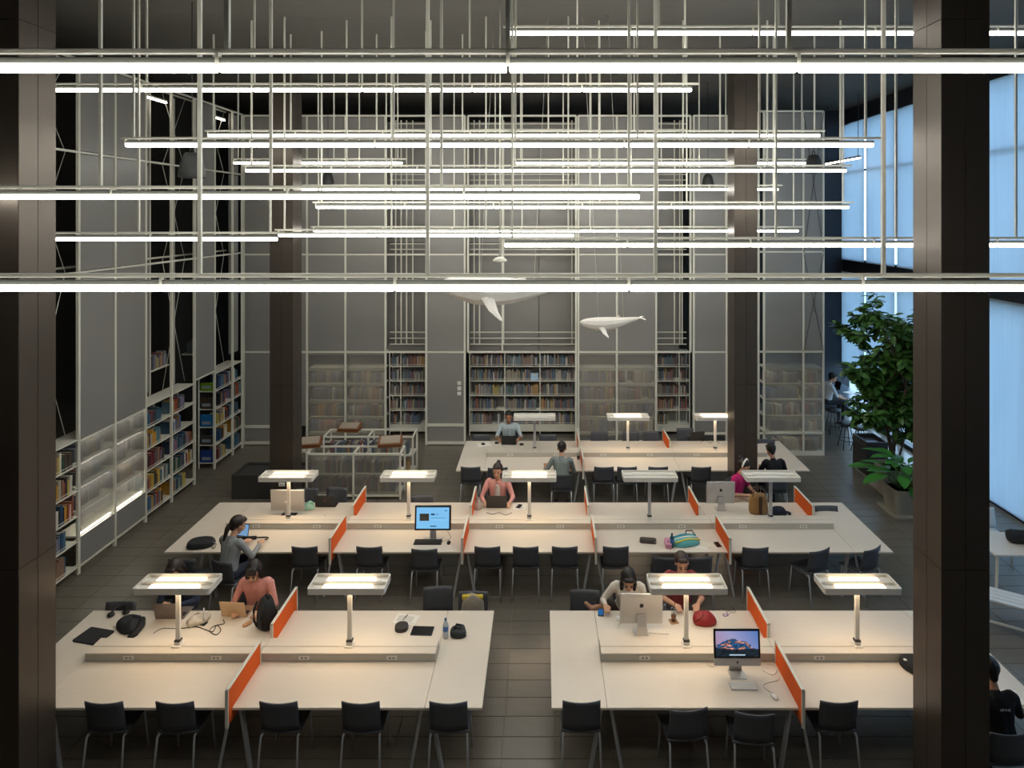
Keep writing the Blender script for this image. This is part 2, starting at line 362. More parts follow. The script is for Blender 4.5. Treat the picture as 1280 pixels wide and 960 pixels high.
# ---- window wall on the daylight side
wr = MB().box(XR, XR + .2, -4, 20, 4.18, 4.65).build('wall_right', frame_dark); tag(wr, 'dark beam across the glazed wall', None, None, 'structure')
MB().box(XR, XR + .2, -4, 20, 8.75, CEIL).build('head_beam', frame_dark, wr); MB().box(XR, XR + .2, -4, 20, 0, .1).build('sill', frame_dark, wr)
MB().box(XR - .9, XR + .2, 19.3, 19.9, 0, CEIL).build('end_pier', frame_dark, wr)
MB().box(XR, XR + .2, -4, 3, .1, 8.75).build('solid_bay', frame_dark, wr)
wy = [3.0, 5.2, 7.4, 9.6, 11.8, 14.0, 16.35, 17.9, 19.4]
for y in wy: MB().box(XR + .02, XR + .14, y - .05, y + .05, .1, 8.75).build('mullion', frame_dark, wr)
for y in (14.8, 15.6, 17.1): MB().box(XR + .02, XR + .1, y - .1, y + .1, .1, 1.5).build('mullion', frame_dark, wr)
for n, (a, b) in enumerate(zip(wy[:-1], wy[1:])):
    w = MB().box(XR + .10, XR + .112, a + .05, b - .05, .1, 8.75).build('window_%d' % (n + 1), glass_m); tag(w, 'tall clear window pane behind a pale roller blind', None, None, 'structure')
    low = 1.44 if a > 12 else .06
    for z0, z1, nm in ((4.6, 8.72, 'roller_blind'), (low, 4.24, 'roller_blind')):
        MB().box(XR - .045, XR - .035, a + .07, b - .06, z0, z1).build(nm, blind_m, w)
        MB().box(XR - .055, XR - .03, a + .07, b - .06, z0 - .03, z0).build('blind_hem', frame_dark, w)
    MB().box(XR + .03, XR + .08, a + .05, b - .05, 7.25, 7.31).build('transom', frame_dark, w)
g = MB().box(XR + .3, 60, -30, 60, -.3, -.2).build('pavement', mat('pavement', '#9aa092', .9)); tag(g, 'pale ground outside the windows', None, None, 'structure')

# ---- columns with metal cladding sheets
def column(x0, x1, Y, lab):
    w = x1 - x0
    c = MB().box(x0 + .01, x1 - .01, Y + .01, Y + w - .01, 0, CEIL).build('column', bronze_gap); tag(c, lab, 'column', None, 'structure')
    zs = [0, 2.6, 5.2, 7.8, CEIL]
    for a, b in zip(zs[:-1], zs[1:]):
        for k in range(2):
            u0, u1 = k*w/2 + .003, (k+1)*w/2 - .003
            for s in range(4):
                q = MB()
                if s == 0: q.box(x0 + u0, x0 + u1, Y - .002, Y + .012, a + .003, b - .003)
                if s == 1: q.box(x0 + u0, x0 + u1, Y + w - .012, Y + w + .002, a + .003, b - .003)
                if s == 2: q.box(x0 - .002, x0 + .012, Y + u0, Y + u1, a + .003, b - .003)
                if s == 3: q.box(x1 - .012, x1 + .002, Y + u0, Y + u1, a + .003, b - .003)
                q.build('cladding_sheet', bronze, c)
Y1, Y2 = 5.89, 12.3
column((1177 - VX)*Y1/F, (1177 - VX)*Y1/F + .453, Y1, 'bronze clad column beside the table with the mountain screen')
column((23 - VX)*Y1/F - .453, (23 - VX)*Y1/F, Y1, 'bronze clad column at the end of the table with headphones')
column((366 - VX)*Y2/F - .453, (366 - VX)*Y2/F, Y2, 'dark clad column beside the low display shelves')
column((918 - VX)*Y2/F, (918 - VX)*Y2/F + .453, Y2, 'dark clad column behind the woman in magenta')
p = pd(352, 606, Y2 - .02); so = MB().cbox(p.x - .06, p.x + .06, Y2 - .02, Y2 - .003, p.z - .035, p.z + .035, .004).box(p.x - .03, p.x - .01, Y2 - .022, Y2 - .0195, p.z - .012, p.z + .012, 1).box(p.x + .01, p.x + .03, Y2 - .022, Y2 - .0195, p.z - .012, p.z + .012, 1).build('wall_socket', [socket_m, socket_d]); tag(so, 'white double socket on the column by the low display shelves', 'socket')

# ================================================================== CEILING LIGHTS
SEG = 1.5
def linear_light(y, x0, x1, Y, label, rods=2, off=.25, gap=0.0):
    z = HC - (y - VY) * Y / F; a, b = (x0 - VX)*Y/F, (x1 - VX)*Y/F
    L = b - a; o = thing('linear_light', label, 'light', ((a+b)/2, Y, z), 0, 'hanging linear lights')
    h = L/2
    MB().cbox(-h, h, -.013, .013, .026, .062, .004).build('housing', housing_m, o)
    MB().cbox(-h - .06, h + .09, -.012, .012, .078, .108, .004).build('rail', white_metal, o)
    n = max(1, round(L/SEG)); s = L/n
    for k in range(n):
        MB().cbox(-h + k*s + .008, -h + (k+1)*s - .008, -.026, .026, -.016, .024, .006).build('tube', tube_m, o)
        MB().box(-h + k*s - .01, -h + k*s + .01, -.014, .014, .02, .09).build('coupler', white_metal, o)
    nr = max(2, n + 1) if rods else 0
    for k in range(nr):
        xk = -h + .1 + (L - .2) * (k + (off if 0 < k < nr-1 else 0)) / max(1, nr - 1)
        MB().bar((xk, 0, .1), (xk, 0, CEIL - z), .024).build('hanger', white_metal, o)
LIGHTS = [(86.5, -90, 1360, 3.3, 'widest lit tube, hung in front of the other lights above eye level'), (361, -90, 1370, 4.32, 'long lit tube crossing in front of the white whales'),
 (247, -80, 800, 5.6, 'long lit tube ending over the room, passing before the bronze column'), (42, 635, 1400, 8.0, 'highest lit tube close under the dark ceiling'),
 (113, 40, 865, 8.8, 'high lit tube second below the ceiling'), (182, 157, 1092, 7.8, 'long lit tube with overhanging rail, hung before the black speakers'),
 (170, 260, 1025, 11.2, 'thin lit tube just above the long one with overhanging rail'), (204, 292, 503, 13.5, 'short lit tube hung behind the column by the display shelves'),
 (204.5, 645, 1008, 13.5, 'short lit tube hung behind the column and level with the speakers'), (214, 307, 1058, 10.4, 'lit tube hung just beneath the short pair'),
 (237, 367, 973, 13.6, 'distant lit tube between the small speakers'), (259.5, 395, 1061, 11.0, 'lit tube at eye height reaching toward the blinds'),
 (289, 392, 998, 13.2, 'distant lit tube slightly below eye height'), (294.5, 348, 718, 10.2, 'lit tube below eye height ending above the whale'),
 (299.5, 30, 347, 8.6, 'short lit tube near the left lattice wall'.replace('left ', 'dark open ')), (307, 630, 1400, 7.7, 'lit tube below eye height passing behind the bronze column to the blinds')]
for i, (y, x0, x1, Y, lab) in enumerate(LIGHTS): linear_light(y, x0, x1, Y, lab, off=(.0, .13, -.1, .2)[i % 4])

# black bell speakers
def speaker(x, y, Y, s, lab):
    p = pd(x, y, Y); o = thing('pendant_speaker', lab, 'speaker', p, 0, 'hanging bell speakers')
    MB().lathe([(.03*s, .22*s), (.1*s, .21*s), (.15*s, .1*s), (.19*s, -.08*s), (.2*s, -.16*s), (.18*s, -.18*s), (.1*s, -.17*s)], 18).build('bell', speaker_m, o)
    MB().tube([(-.03*s, 0, .2*s), (-.02*s, 0, .3*s), (.02*s, 0, .3*s), (.03*s, 0, .2*s)], .012*s, 6).build('hook', speaker_m, o)
    MB().tube([(0, 0, .29*s), (0, 0, CEIL - p.z)], .006, 5).build('cable', speaker_m, o)
speaker(240, 208, 9.5, .98, 'black bell speaker hanging before the dark lattice bay'); speaker(1017, 206, 13.0, .95, 'black bell speaker hanging beside the tall blinds')
speaker(885, 226, 15.2, .75, 'small black bell speaker near the column by the blinds'); speaker(410, 224, 15.2, .75, 'small black bell speaker before the grey end panels')
# camera pod on a drop rod
p = pd(625, 325, 9.5); o = thing('ceiling_sensor', 'flat white sensor dish hanging above the large whale', 'sensor', p)
MB().lathe([(.02, .05), (.07, .03), (.11, .0), (.11, -.02), (.05, -.035)], 18).build('dish', white_metal, o); MB().tube([(0, 0, .04), (0, 0, CEIL - p.z)], .012, 6).build('rod', white_metal, o)

# paper whales
def whale(p, L, yaw, lab, pitch):
    o = thing('paper_whale', lab, 'whale', p); o.rotation_euler = (0, pitch, yaw)
    prof = [(-.5, .015, .02, .0), (-.46, .05, .05, -.005), (-.38, .085, .08, -.015), (-.25, .11, .105, -.03), (-.1, .115, .11, -.035), (.05, .095, .095, -.025), (.2, .065, .065, -.005), (.33, .035, .04, .02), (.43, .018, .025, .035)]
    MB().loft([[(x*L, wy_*L*math.cos(2*math.pi*k/10), (dz + h*math.sin(2*math.pi*k/10))*L) for k in range(10)] for x, wy_, h, dz in prof], smooth=False).build('body', whale_m, o)
    for s in (-1, 1):
        MB().loft([[(-.2*L, s*.09*L, -.07*L), (-.1*L, s*.09*L, -.075*L), (-.15*L, s*.1*L, -.06*L)], [(-.14*L, s*.2*L, -.15*L), (-.07*L, s*.19*L, -.16*L), (-.1*L, s*.2*L, -.148*L)], [(-.06*L, s*.25*L, -.21*L), (-.04*L, s*.25*L, -.21*L), (-.05*L, s*.25*L, -.205*L)]], smooth=False).build('flipper', whale_m, o)
        MB().loft([[(.41*L, 0, .03*L), (.45*L, 0, .045*L), (.43*L, 0, .055*L)], [(.46*L, s*.08*L, .05*L), (.52*L, s*.08*L, .05*L), (.48*L, s*.08*L, .06*L)], [(.53*L, s*.14*L, .03*L), (.55*L, s*.14*L, .03*L), (.54*L, s*.14*L, .034*L)]], smooth=False).build('fluke', whale_m, o)
    MB().loft([[(.06*L, -.008*L, .06*L), (.13*L, -.008*L, .045*L), (.13*L, .008*L, .045*L), (.06*L, .008*L, .06*L)], [(.125*L, -.002*L, .1*L), (.14*L, -.002*L, .1*L), (.14*L, .002*L, .1*L), (.125*L, .002*L, .1*L)]], smooth=False).build('dorsal_fin', whale_m, o)
    for x in (-.2, .2): MB().tube([(x*L, 0, .05*L), (x*L, 0, CEIL - p.z - .03)], .003, 4).build('wire', white_metal, o)
whale(pd(634, 359, 10.0), 2.15, R(8), 'large white paper whale hanging behind the long lit tube', R(3)); whale(pd(764, 402, 10.0), 1.0, R(-6), 'small white paper whale calf hanging in mid air', R(-3))

# ================================================================== TABLES
HT = .74
def table(name, lab, x0, x1, y0, y1, joints, near, far, sockets):
    cy = (y0 + y1)/2; o = thing(name, lab, 'table', (0, 0, 0)); a, b = joints[0], joints[-1]
    def top(xa, xb, ya, yb): MB().cbox(xa + .0015, xb - .0015, ya + .0015, yb - .0015, HT - .028, HT, .004).build('table_top', table_white, o)
    top(x0, a, y0, y1); top(b, x1, y0, y1)
    for j0, j1 in zip(joints[:-1], joints[1:]): top(j0, j1, y0, cy - .12); top(j0, j1, cy + .12, y1); top(j0, j1, cy - .12, cy + .12)
    for j0, j1 in zip(joints[:-1], joints[1:]):            # raised cable box, one length per module
        MB().cbox(j0 + .002, j1 - .002, cy - .13, cy + .13, HT, HT + .085, .003).build('cable_box', spine_side, o)
        MB().cbox(j0 + .002, j1 - .002, cy - .134, cy - .02, HT + .086, HT + .1, .003).build('box_lid', table_white, o)
        MB().cbox(j0 + .002, j1 - .002, cy - .012, cy + .134, HT + .086, HT + .1, .003).build('box_lid', table_white, o)
        for t in (.25, .75):
            xs = j0 + (j1 - j0)*t
            for s, yy in ((-1, cy - .13), (1, cy + .13)):
                q = MB().cbox(xs - .062, xs + .062, *sorted((yy, yy + s*.006)), HT + .022, HT + .07, .002)
                for d in (-.022, .022): q.box(xs + d - .012, xs + d + .012, *sorted((yy + s*.0055, yy + s*.007)), HT + .036, HT + .056, 1)
                q.build('socket', [socket_m, socket_d], o)
    def screen(X, ya, yb):
        q = MB().cbox(X - .012, X + .012, ya + .02, yb - .02, .615, .985, .003).build('partition', orange, o)
        for y in (ya, yb): MB().cbox(X - .017, X + .017, y - .02 if y == yb else y, y if y == yb else y + .02, .6, 1.0, .004).build('partition_edge', white_metal, q)
        MB().cbox(X - .017, X + .017, ya, yb, .985, 1.0, .004).build('partition_edge', white_metal, q)
    for X in near: screen(X, y0 - .1, cy - .14)
    for X in far: screen(X, cy + .14, y1 + .1)
    for j in joints:
        for s in (-1, 1):
            for yy in (y0 + .12, y1 - .12): MB().bar((j + s*.05, yy, HT - .06), (j + s*.17, yy + (.03 if yy > cy else -.03), 0), .045, .03).build('leg', silver, o)
    MB().box(a - .05, b + .05, cy - .05, cy + .05, HT - .1, HT - .03).build('under_beam', silver, o)
    for yy in (y0 + .12, y1 - .12): MB().box(a - .1, b + .1, yy - .02, yy + .02, HT - .07, HT - .03).build('under_beam', silver, o)
    return o
TA = (-5.92, -.635, 6.595, 8.227); TB = (.095, 5.33, 6.595, 8.227); TC = (-5.86, 5.435, 9.657, 11.33); TD_ = (-1.77, 5.475, 12.755, 14.43)
JA = [-5.34, -3.295, -1.245]; JB = [.685, 2.72, 4.76]; JC = [-5.26, -3.24, -1.22, .80, 2.82, 4.84]; JD = [-1.2, .81, 2.82, 4.85]
table('study_table', 'long white study table carrying the headphones, gold laptop and black backpack', *TA, JA, [-3.29], [-3.28], 0)
table('study_table', 'long white study table carrying the computer with the mountain wallpaper', *TB, JB, [2.72], [2.74], 0)
table('study_table', 'longest white study table with four orange dividers and a black monitor', *TC, JC, [-3.26, -1.23, .82, 2.88], [-3.24, -1.22, .78, 2.68, 4.62], 0)
table('study_table', 'white study table standing closest to the book wall', *TD_, JD, [.83], [.81, 2.81], 0)

# ================================================================== DESK LAMPS
def make_lamp(on):
    o = thing('desk_lamp', 'lamp', 'lamp')
    MB().cbox(-.05, .05, -.06, .06, 0, .012, .003).cbox(-.035, .035, -.03, .03, .012, .05, .004).build('clamp', lamp_white, o)
    MB().cbox(-.036, .036, -.031, .031, .05, .07, .003).build('clamp_knob', speaker_m, o)
    MB().cbox(-.026, .026, -.016, .016, .07, .69, .004).build('pole', silver if not on else lamp_white, o)
    out, inn = rrect(.905, .32, .03), rrect(.875, .29, .02)
    q = MB(); n = len(out)
    vs = [(x, y, z) for z in (.69, .76) for x, y in out] + [(x, y, .76) for x, y in inn] + [(x, y, .725) for x, y in inn]
    fs = [(i, (i+1) % n, n + (i+1) % n, n + i) for i in range(n)] + [(n+i, n+(i+1) % n, 2*n+(i+1) % n, 2*n+i) for i in range(n)] + [(2*n+i, 2*n+(i+1) % n, 3*n+(i+1) % n, 3*n+i) for i in range(n)]
    fs += [tuple(range(3*n, 4*n)), tuple(range(n))[::-1]]
    q.add(vs, fs); sh = q.build('shade', lamp_white, o)
    MB().cbox(-.43, .43, -.012, .012, .726, .752, .003).build('divider', lamp_white, sh)
    for y in (-.075, .075): MB().cbox(-.29, .29, y - .035, y + .035, .733, .748, .006).build('tube', lampup_m if on else lamp_white, sh)
    MB().box(-.4, .4, -.11, .11, .684, .6895).build('diffuser', lampdown_m if on else lamp_white, sh)
    return o
lamp_on, lamp_off = make_lamp(True), make_lamp(False); uo = [True, True]
def place_lamp(X, cy, lab, on=True):
    src = lamp_on if on else lamp_off; k = 0 if on else 1
    if uo[k]: src.location = (X, cy, HT + .1); tag(src, lab, None, 'desk lamps'); uo[k] = False
    else: dup(src, (X, cy, HT + .1), 0, lab, 'desk lamps')
for X, lab in ((-4.33, 'lit white desk lamp over the grey laptop and coiled cables'), (-2.29, 'lit white desk lamp beside the tablet and the round black pouch')): place_lamp(X, 7.42, lab)
for X, lab in ((1.71, 'lit white desk lamp above the red bag'), (3.74, 'lit white desk lamp near the bronze column, beside an orange divider')): place_lamp(X, 7.42, lab)
for X, on, lab in ((-4.27, 1, 'lit white desk lamp beside the silver monitor back and dark laptop'), (-2.25, 1, 'lit white desk lamp behind the black monitor'), (-.22, 1, 'lit white desk lamp beside the woman in the pink cardigan'), (1.80, 0, 'unlit white desk lamp on the empty stretch of the longest table'), (3.84, 0, 'unlit white desk lamp over the brown leather handbag')): place_lamp(X, 10.5, lab, bool(on))
for X, on, lab in ((-.17, 0, 'unlit white desk lamp beside the man in the pale blue shirt'), (1.86, 1, 'lit white desk lamp standing before the frosted bookcase'), (3.76, 1, 'lit white desk lamp partly behind the dark column')): place_lamp(X, 13.59, lab, bool(on))

# ================================================================== CHAIRS
def make_chair(shell, legm, name='study_chair'):
    o = thing(name, 'chair', 'chair')
    def sheet(prof, w, cv, th=.014):                # side profile swept across the width, edges curved by cv
        n = 7; vs, fs = [], []
        for s in (0, 1):
            for (y, z, ny, nz) in prof:
                for i in range(n):
                    t = -1 + 2*i/(n-1); vs.append((t*w/2, y + ny*cv*t*t - s*ny*th, z + nz*cv*t*t - s*nz*th))
        m = len(prof)
        for s in (0, 1):
            for a in range(m-1):
                for i in range(n-1):
                    f = (s*m*n + a*n + i, s*m*n + a*n + i+1, s*m*n + (a+1)*n + i+1, s*m*n + (a+1)*n + i); fs.append(f if s == 0 else f[::-1])
        for a in range(m-1):
            for i in (0, n-1): fs.append((a*n+i, (a+1)*n+i, m*n+(a+1)*n+i, m*n+a*n+i))
        for a in (0, m-1):
            for i in range(n-1): fs.append((a*n+i, a*n+i+1, m*n+a*n+i+1, m*n+a*n+i))
        return vs, fs
    sv = sheet([(.21, .445, 0, 1), (.17, .46, 0, 1), (0, .452, 0, 1), (-.12, .45, 0, 1), (-.165, .462, .3, .95), (-.19, .49, .8, .6)], .42, .012)
    MB().add(*sv, smooth=True).build('seat', shell, o)
    bv = sheet([(-.19, .50, 1, .1), (-.2, .58, 1, .1), (-.215, .68, 1, .1), (-.235, .78, 1, .15), (-.245, .83, 1, .2)], .40, .03)
    MB().add(*bv, smooth=True).build('backrest', shell, o)
    for s in (-1, 1):
        MB().tube([(s*.19, -.15, .47), (s*.195, -.2, .44), (s*.21, -.265, 0)], .0115, 7).build('leg', legm, o)
        MB().tube([(s*.19, .16, .437), (s*.205, .2, 0)], .0115, 7).build('leg', legm, o)
        MB().tube([(s*.19, -.19, .44), (s*.19, .17, .437)], .01, 6).build('seat_frame', legm, o)
    MB().tube([(-.19, .1, .434), (.19, .1, .434)], .009, 6).build('seat_frame', legm, o)
    return o
chair0 = make_chair(black_shell, silver); cu = [True]
def chair(X, backY, facing=0, rot=0, lab='', group='', src=None):
    """backY: depth of the top of the backrest; facing 0 looks away from the gallery, 180 looks back to it"""
    a = R(facing + rot); yo = .24
    X0 = X - math.sin(a)*yo; Y0 = backY + math.cos(a)*yo
    if cu[0]: c = chair0; cu[0] = False; c.location = (X0, Y0, 0); c.rotation_euler = (0, 0, a); tag(c, lab, None, group)
    else: c = dup(chair0, (X0, Y0, 0), a, lab, group)
    return c
def crow(xs, ypx, lab, group, facing=0, backY=None):
    for i, x in enumerate(xs):
        r = 0
        if isinstance(x, tuple): x, r = x
        Y = backY or (HC - .83)*F/(ypx - VY)
        chair((x - VX)*Y/F, Y, facing, r, lab if isinstance(lab, str) else lab[i], group)
crow([128, 217, 347, 450, 560], 879, ['black chair pushed in nearest the bronze column, opposite the headphones', 'second black chair along from the bronze column, opposite the grey laptop', 'black chair pushed in directly beside the orange divider, opposite the backpack', 'black chair pushed in opposite the round pouch and tablet', 'black chair at the end seam of the table, opposite the water bottle'], 'chairs at the table with headphones')
crow([727], 878, 'black chair pushed in at the bare end of the mountain screen table', 'chairs at the mountain screen table')
crow([(862, 6)], 888, 'black chair drawn slightly out from the mountain screen table', 'chairs at the mountain screen table')
crow([(944, -5)], 893, 'black chair in front of the mountain wallpaper computer', 'chairs at the mountain screen table')
crow([1050], 878, 'black chair between the orange divider and the bronze column', 'chairs at the mountain screen table')
crow([380, 461], 684, ['black chair pushed in between the grey dressed woman and the first orange divider', 'black chair pushed in between an orange divider and the black monitor chair'], 'chairs along the longest table')
crow([530], 687, 'black chair in front of the black monitor and keyboard', 'chairs along the longest table')
crow([609, 657, 706], 684, ['black chair in the row of three, beside the black monitor divider', 'middle black chair in the row of three between two orange dividers', 'black chair in the row of three, on the pencil case side'], 'chairs along the longest table')
crow([770], 684, 'black chair pushed in near the dark pencil case', 'chairs along the longest table')
crow([(832, -8), (875, 6)], 697, ['black chair left askew before the pink vinyl case', 'black chair left askew before the papers and brown phone'], 'chairs along the longest table')
crow([945], 685, 'black chair pushed in just past the last orange divider', 'chairs along the longest table')
crow([(1026, 22)], 688, 'black chair turned sideways at the longest table, showing its seat', 'chairs along the longest table')
crow([(1092, 28)], 686, 'black chair turned sideways at the sharp corner of the longest table', 'chairs along the longest table')
crow([226], 700, 'black chair standing empty by the grey dressed woman and black bag', 'chairs along the longest table')
crow([(275, -20)], 702, 'black chair that the grey dressed woman sits on', 'chairs in use')
crow([588], 584, 'black chair at the free end of the table by the book wall', 'chairs at the table by the book wall')
crow([(622, 4)], 585, 'black chair behind the woman in the pink cardigan', 'chairs at the table by the book wall')
crow([702], 593, 'black chair under the man in the grey shirt', 'chairs in use')
crow([755, 784, 823, 877], 584, ['first black chair after the orange divider by the grey shirted man', 'second black chair after the orange divider by the grey shirted man', 'third black chair after the divider, behind an unlit lamp', 'black chair pushed in beside the dark column'], 'chairs at the table by the book wall')
crow([972], 595, 'black chair under the man in black near the frosted bookcase', 'chairs in use')
crow([1265], 918, 'black chair under the man in the printed black shirt', 'chairs in use')
# far sides, facing back to the gallery
def frow(xs, ypx, lab, group):
    for i, x in enumerate(xs):
        r = 0
        if isinstance(x, tuple): x, r = x
        Y = (HC - .83)*F/(ypx - VY); chair((x - VX)*Y/F, Y, 180, r, lab if isinstance(lab, str) else lab[i], group)
frow([153], 752, 'black chair behind the headphones, facing the table', 'far side chairs of the headphone table')
frow([(548, 5)], 733, 'black chair behind the tablet and round pouch', 'far side chairs of the headphone table')
frow([592], 739, 'black chair with a grey and yellow tote on it', 'far side chairs of the headphone table')
frow([(731, -3)], 737, 'black chair at the phone end of the mountain screen table', 'chairs across the mountain screen table')
frow([316], 725, 'black chair under the pink shirted woman', 'chairs in use'); frow([226], 717, 'black chair under the person in navy behind the lit lamp', 'chairs in use')
frow([783], 724, 'black chair under the woman in white', 'chairs in use'); frow([846], 720, 'black chair under the person behind the lit lamp and red bag', 'chairs in use')
frow([385], 610, 'black chair between the silver monitor back and mint cloth', 'chairs across the longest table')
frow([(422, -6)], 609, 'black chair behind the dark laptop with the red mark', 'chairs across the longest table')
frow([528], 619, 'black chair behind the lamp, across from the black monitor', 'chairs across the longest table')
frow([623], 606, 'black chair under the woman in the pink cardigan', 'chairs in use'); frow([(912, 38)], 597, 'black chair under the woman in magenta', 'chairs in use')
frow([1032], 632, 'black chair across the bare corner of the longest table', 'chairs across the longest table')
frow([602, 685], 543, ['black chair beside the man in pale blue, at the notebook end', 'black chair beside the man in pale blue, on the unlit lamp side'], 'chairs facing out from the book wall'); frow([637], 536, 'black chair under the man in the pale blue shirt', 'chairs in use')
frow([749, 788, 813], 539, ['black chair before the frosted bookcase, just past the orange divider', 'black chair before the frosted bookcase, behind the lit lamp pole', 'black chair before the frosted bookcase, next to the narrow open shelves'], 'chairs facing out from the book wall')
frow([856], 535, 'black chair behind the small black laptop', 'chairs facing out from the book wall'); frow([957], 549, 'black chair between the dark column and the frosted bookcase', 'chairs facing out from the book wall')

# ================================================================== BOOKCASES AND BOOKS
PAL = ['#2b3b55', '#3c5f86', '#27486e', '#7d3b33', '#8f8a7f', '#c9c3b4', '#2f4a3a', '#4a4138', '#1f2126', '#a79c86', '#6b2f38', '#b98a3a', '#5b6a70', '#d6d2c8', '#35566b', '#7a6f8a', '#9c4a2f', '#4e7a86', '#33333a', '#b5a24a', '#866b58', '#56707f']
NAMES = {}
for h, n in zip(PAL, ['dark blue', 'blue', 'deep blue', 'brick red', 'grey', 'cream', 'dark green', 'brown', 'black', 'beige', 'maroon', 'ochre', 'slate', 'off-white', 'teal blue', 'mauve', 'rust', 'turquoise', 'charcoal', 'mustard', 'tan', 'steel blue']): NAMES[h] = n
CM = [mat('cover_' + NAMES[h].replace(' ', '_').replace('-', '_'), h, .5, var=.1, scale=30) for h in PAL]
page_m = mat('book_pages', '#cfc7b4', .85, var=.08, scale=80, stretch=(1, 30, 1))
# unit book: x thickness, y depth (spine at y=0 toward -y), z height; cover wraps three sides, pages recessed
ub = MB(); ub.box(0, .08, 0, 1, 0, 1).box(.92, 1, 0, 1, 0, 1).box(.08, .92, 0, .06, 0, 1).box(.08, .92, .06, .97, .02, .975, 1)
ubook = ub.mesh('book', [CM[0], page_m])
stuff = MB(); stuff_col = []
def stuff_book(M, w, d, h, c):
    n0 = len(stuff.f); T = M @ Matrix.Diagonal((w, d, h, 1)); stuff.box(0, 1, 0, 1, 0, 1, 0, T); stuff_col.extend([c]*(len(stuff.f) - n0))
real = []
def row(M, length, hmax, dens, individual=None, wr=(.022, .05), depth=.22):
    """books along local x from the origin; spine faces local -y"""
    x = rnd.uniform(0, .02)
    while x < length - .05:
        if rnd.random() > dens: x += rnd.uniform(.05, .2); continue
        run = rnd.randint(4, 11); base = rnd.randrange(len(PAL)); same = rnd.random() < .25
        for _ in range(run):
            w = rnd.uniform(*wr); h = hmax * rnd.uniform(.68, .97); d = depth * rnd.uniform(.75, 1)
            if x + w > length: break
            ci = base if same and rnd.random() < .7 else rnd.randrange(len(PAL))
            T = M @ Matrix.Translation((x, rnd.uniform(0, .02), 0)) @ Matrix.Rotation(R(rnd.choice((0, 0, 0, 0, 2, -2))), 4, 'Y')
            if individual: real.append((T, w, d, h, ci, individual))
            else: stuff_book(T, w, d, h, [.66*v + .34*.22 for v in srgb(PAL[ci])[:3]])
            x += w + .0015
def bookcase(lab, X0, X1, y0, zs, depth, divs, side_axis, name='bookcase'):
    """side_axis 'x': front runs along x at depth y0; 'y': front plane x=X0.. runs along y (y0 = (a,b))"""
    o = thing(name, lab, 'bookcase'); T = None
    if side_axis == 'x':
        o.location = ((X0+X1)/2, y0, 0); L = X1 - X0
    else:
        o.location = (X0, (y0[0]+y0[1])/2, 0); o.rotation_euler = (0, 0, R(90)); L = y0[1] - y0[0]
    h = L/2
    for z in zs: MB().cbox(-h, h, 0, depth, z - .02, z, .003).build('shelf', white_metal, o)
    for d in [0] + divs + [L]:
        for yy in (.012, depth - .012): MB().bar((-h + d, yy, 0), (-h + d, yy, zs[-1]), .026).build('upright', white_metal, o)
    for z in zs[:-1]:
        MB().bar((-h, .006, z + .045), (h, .006, z + .045), .008).build('retaining_bar', white_metal, o)
    MB().box(-h, h, depth, depth + .01, zs[0], zs[-1]).build('back_panel', dark_wall if side_axis == 'y' else grey_panel, o)
    return o
LZ = [.14, .56, .98, 1.40, 1.82, 2.24]
ROWN = ['lowest', 'second lowest', 'middle', 'second highest', 'highest']
def left_case(a, b, nm, divs, caselab):
    bookcase(caselab, LX + .02, 0, (a, b), LZ, .40, divs, 'y')
    for r, z in enumerate(LZ[:-1]):
        for c, (d0, d1) in enumerate(zip([0] + divs, divs + [b - a])):
            sk_ = .16 if a == 14.65 and c == 0 else 0
            M = Matrix.Translation((LX + .0, a + d0 + .03 + sk_, z)) @ Matrix.Rotation(R(90), 4, 'Z')
            row(M, (d1 - d0 - .06 - sk_) * rnd.choice((.62, .75, .95)), .33, .93, (nm, r), (.03, .06), .26)
left_case(12.1, 13.8, 'the bookcase past the frosted sheets', [.85], 'white open bookcase next to the frosted wall sheets')
left_case(14.65, 15.98, 'the corner bookcase', [.85], 'white open bookcase in the corner beside the end panels')
left_case(8.62, 10.33, 'the bookcase behind the bronze column', [.85], 'white open bookcase half hidden by the bronze column')
# the 300 that show largest are separate, the rest joined
def shown(b):
    p = b[0].translation; u = VX + p.x*F/p.y; return (66 < u, -p.y)
real = [b for b in real if VX + b[0].translation.x*F/b[0].translation.y > 62]
real.sort(key=lambda b: b[0].translation.y)
ORD = ['first', 'second', 'third', 'fourth', 'fifth', 'sixth', 'seventh', 'eighth', 'ninth', 'tenth']
tot, seen = {}, {}
for b in real[:288]: tot[b[4], b[5]] = tot.get((b[4], b[5]), 0) + 1
for k, (T, w, d, h, ci, (nm, r)) in enumerate(real):
    if k < 288:
        o = link('book', ubook); o.matrix_world = T @ Matrix.Diagonal((w, d, h, 1))
        o.material_slots[0].link = 'OBJECT'; o.material_slots[0].material = CM[ci]
        key = (ci, (nm, r)); seen[key] = seen.get(key, 0) + 1
        tag(o, '%s book on the %s shelf of %s' % (NAMES[PAL[ci]], ROWN[r], nm) if tot[key] == 1 else '%s %s book toward the corner, %s shelf, %s' % (ORD[seen[key]-1], NAMES[PAL[ci]], ROWN[r], nm.replace('the ', '', 1)), 'book', 'books on the side wall')
    else: stuff_book(T, w, d, h, srgb(PAL[ci])[:3])
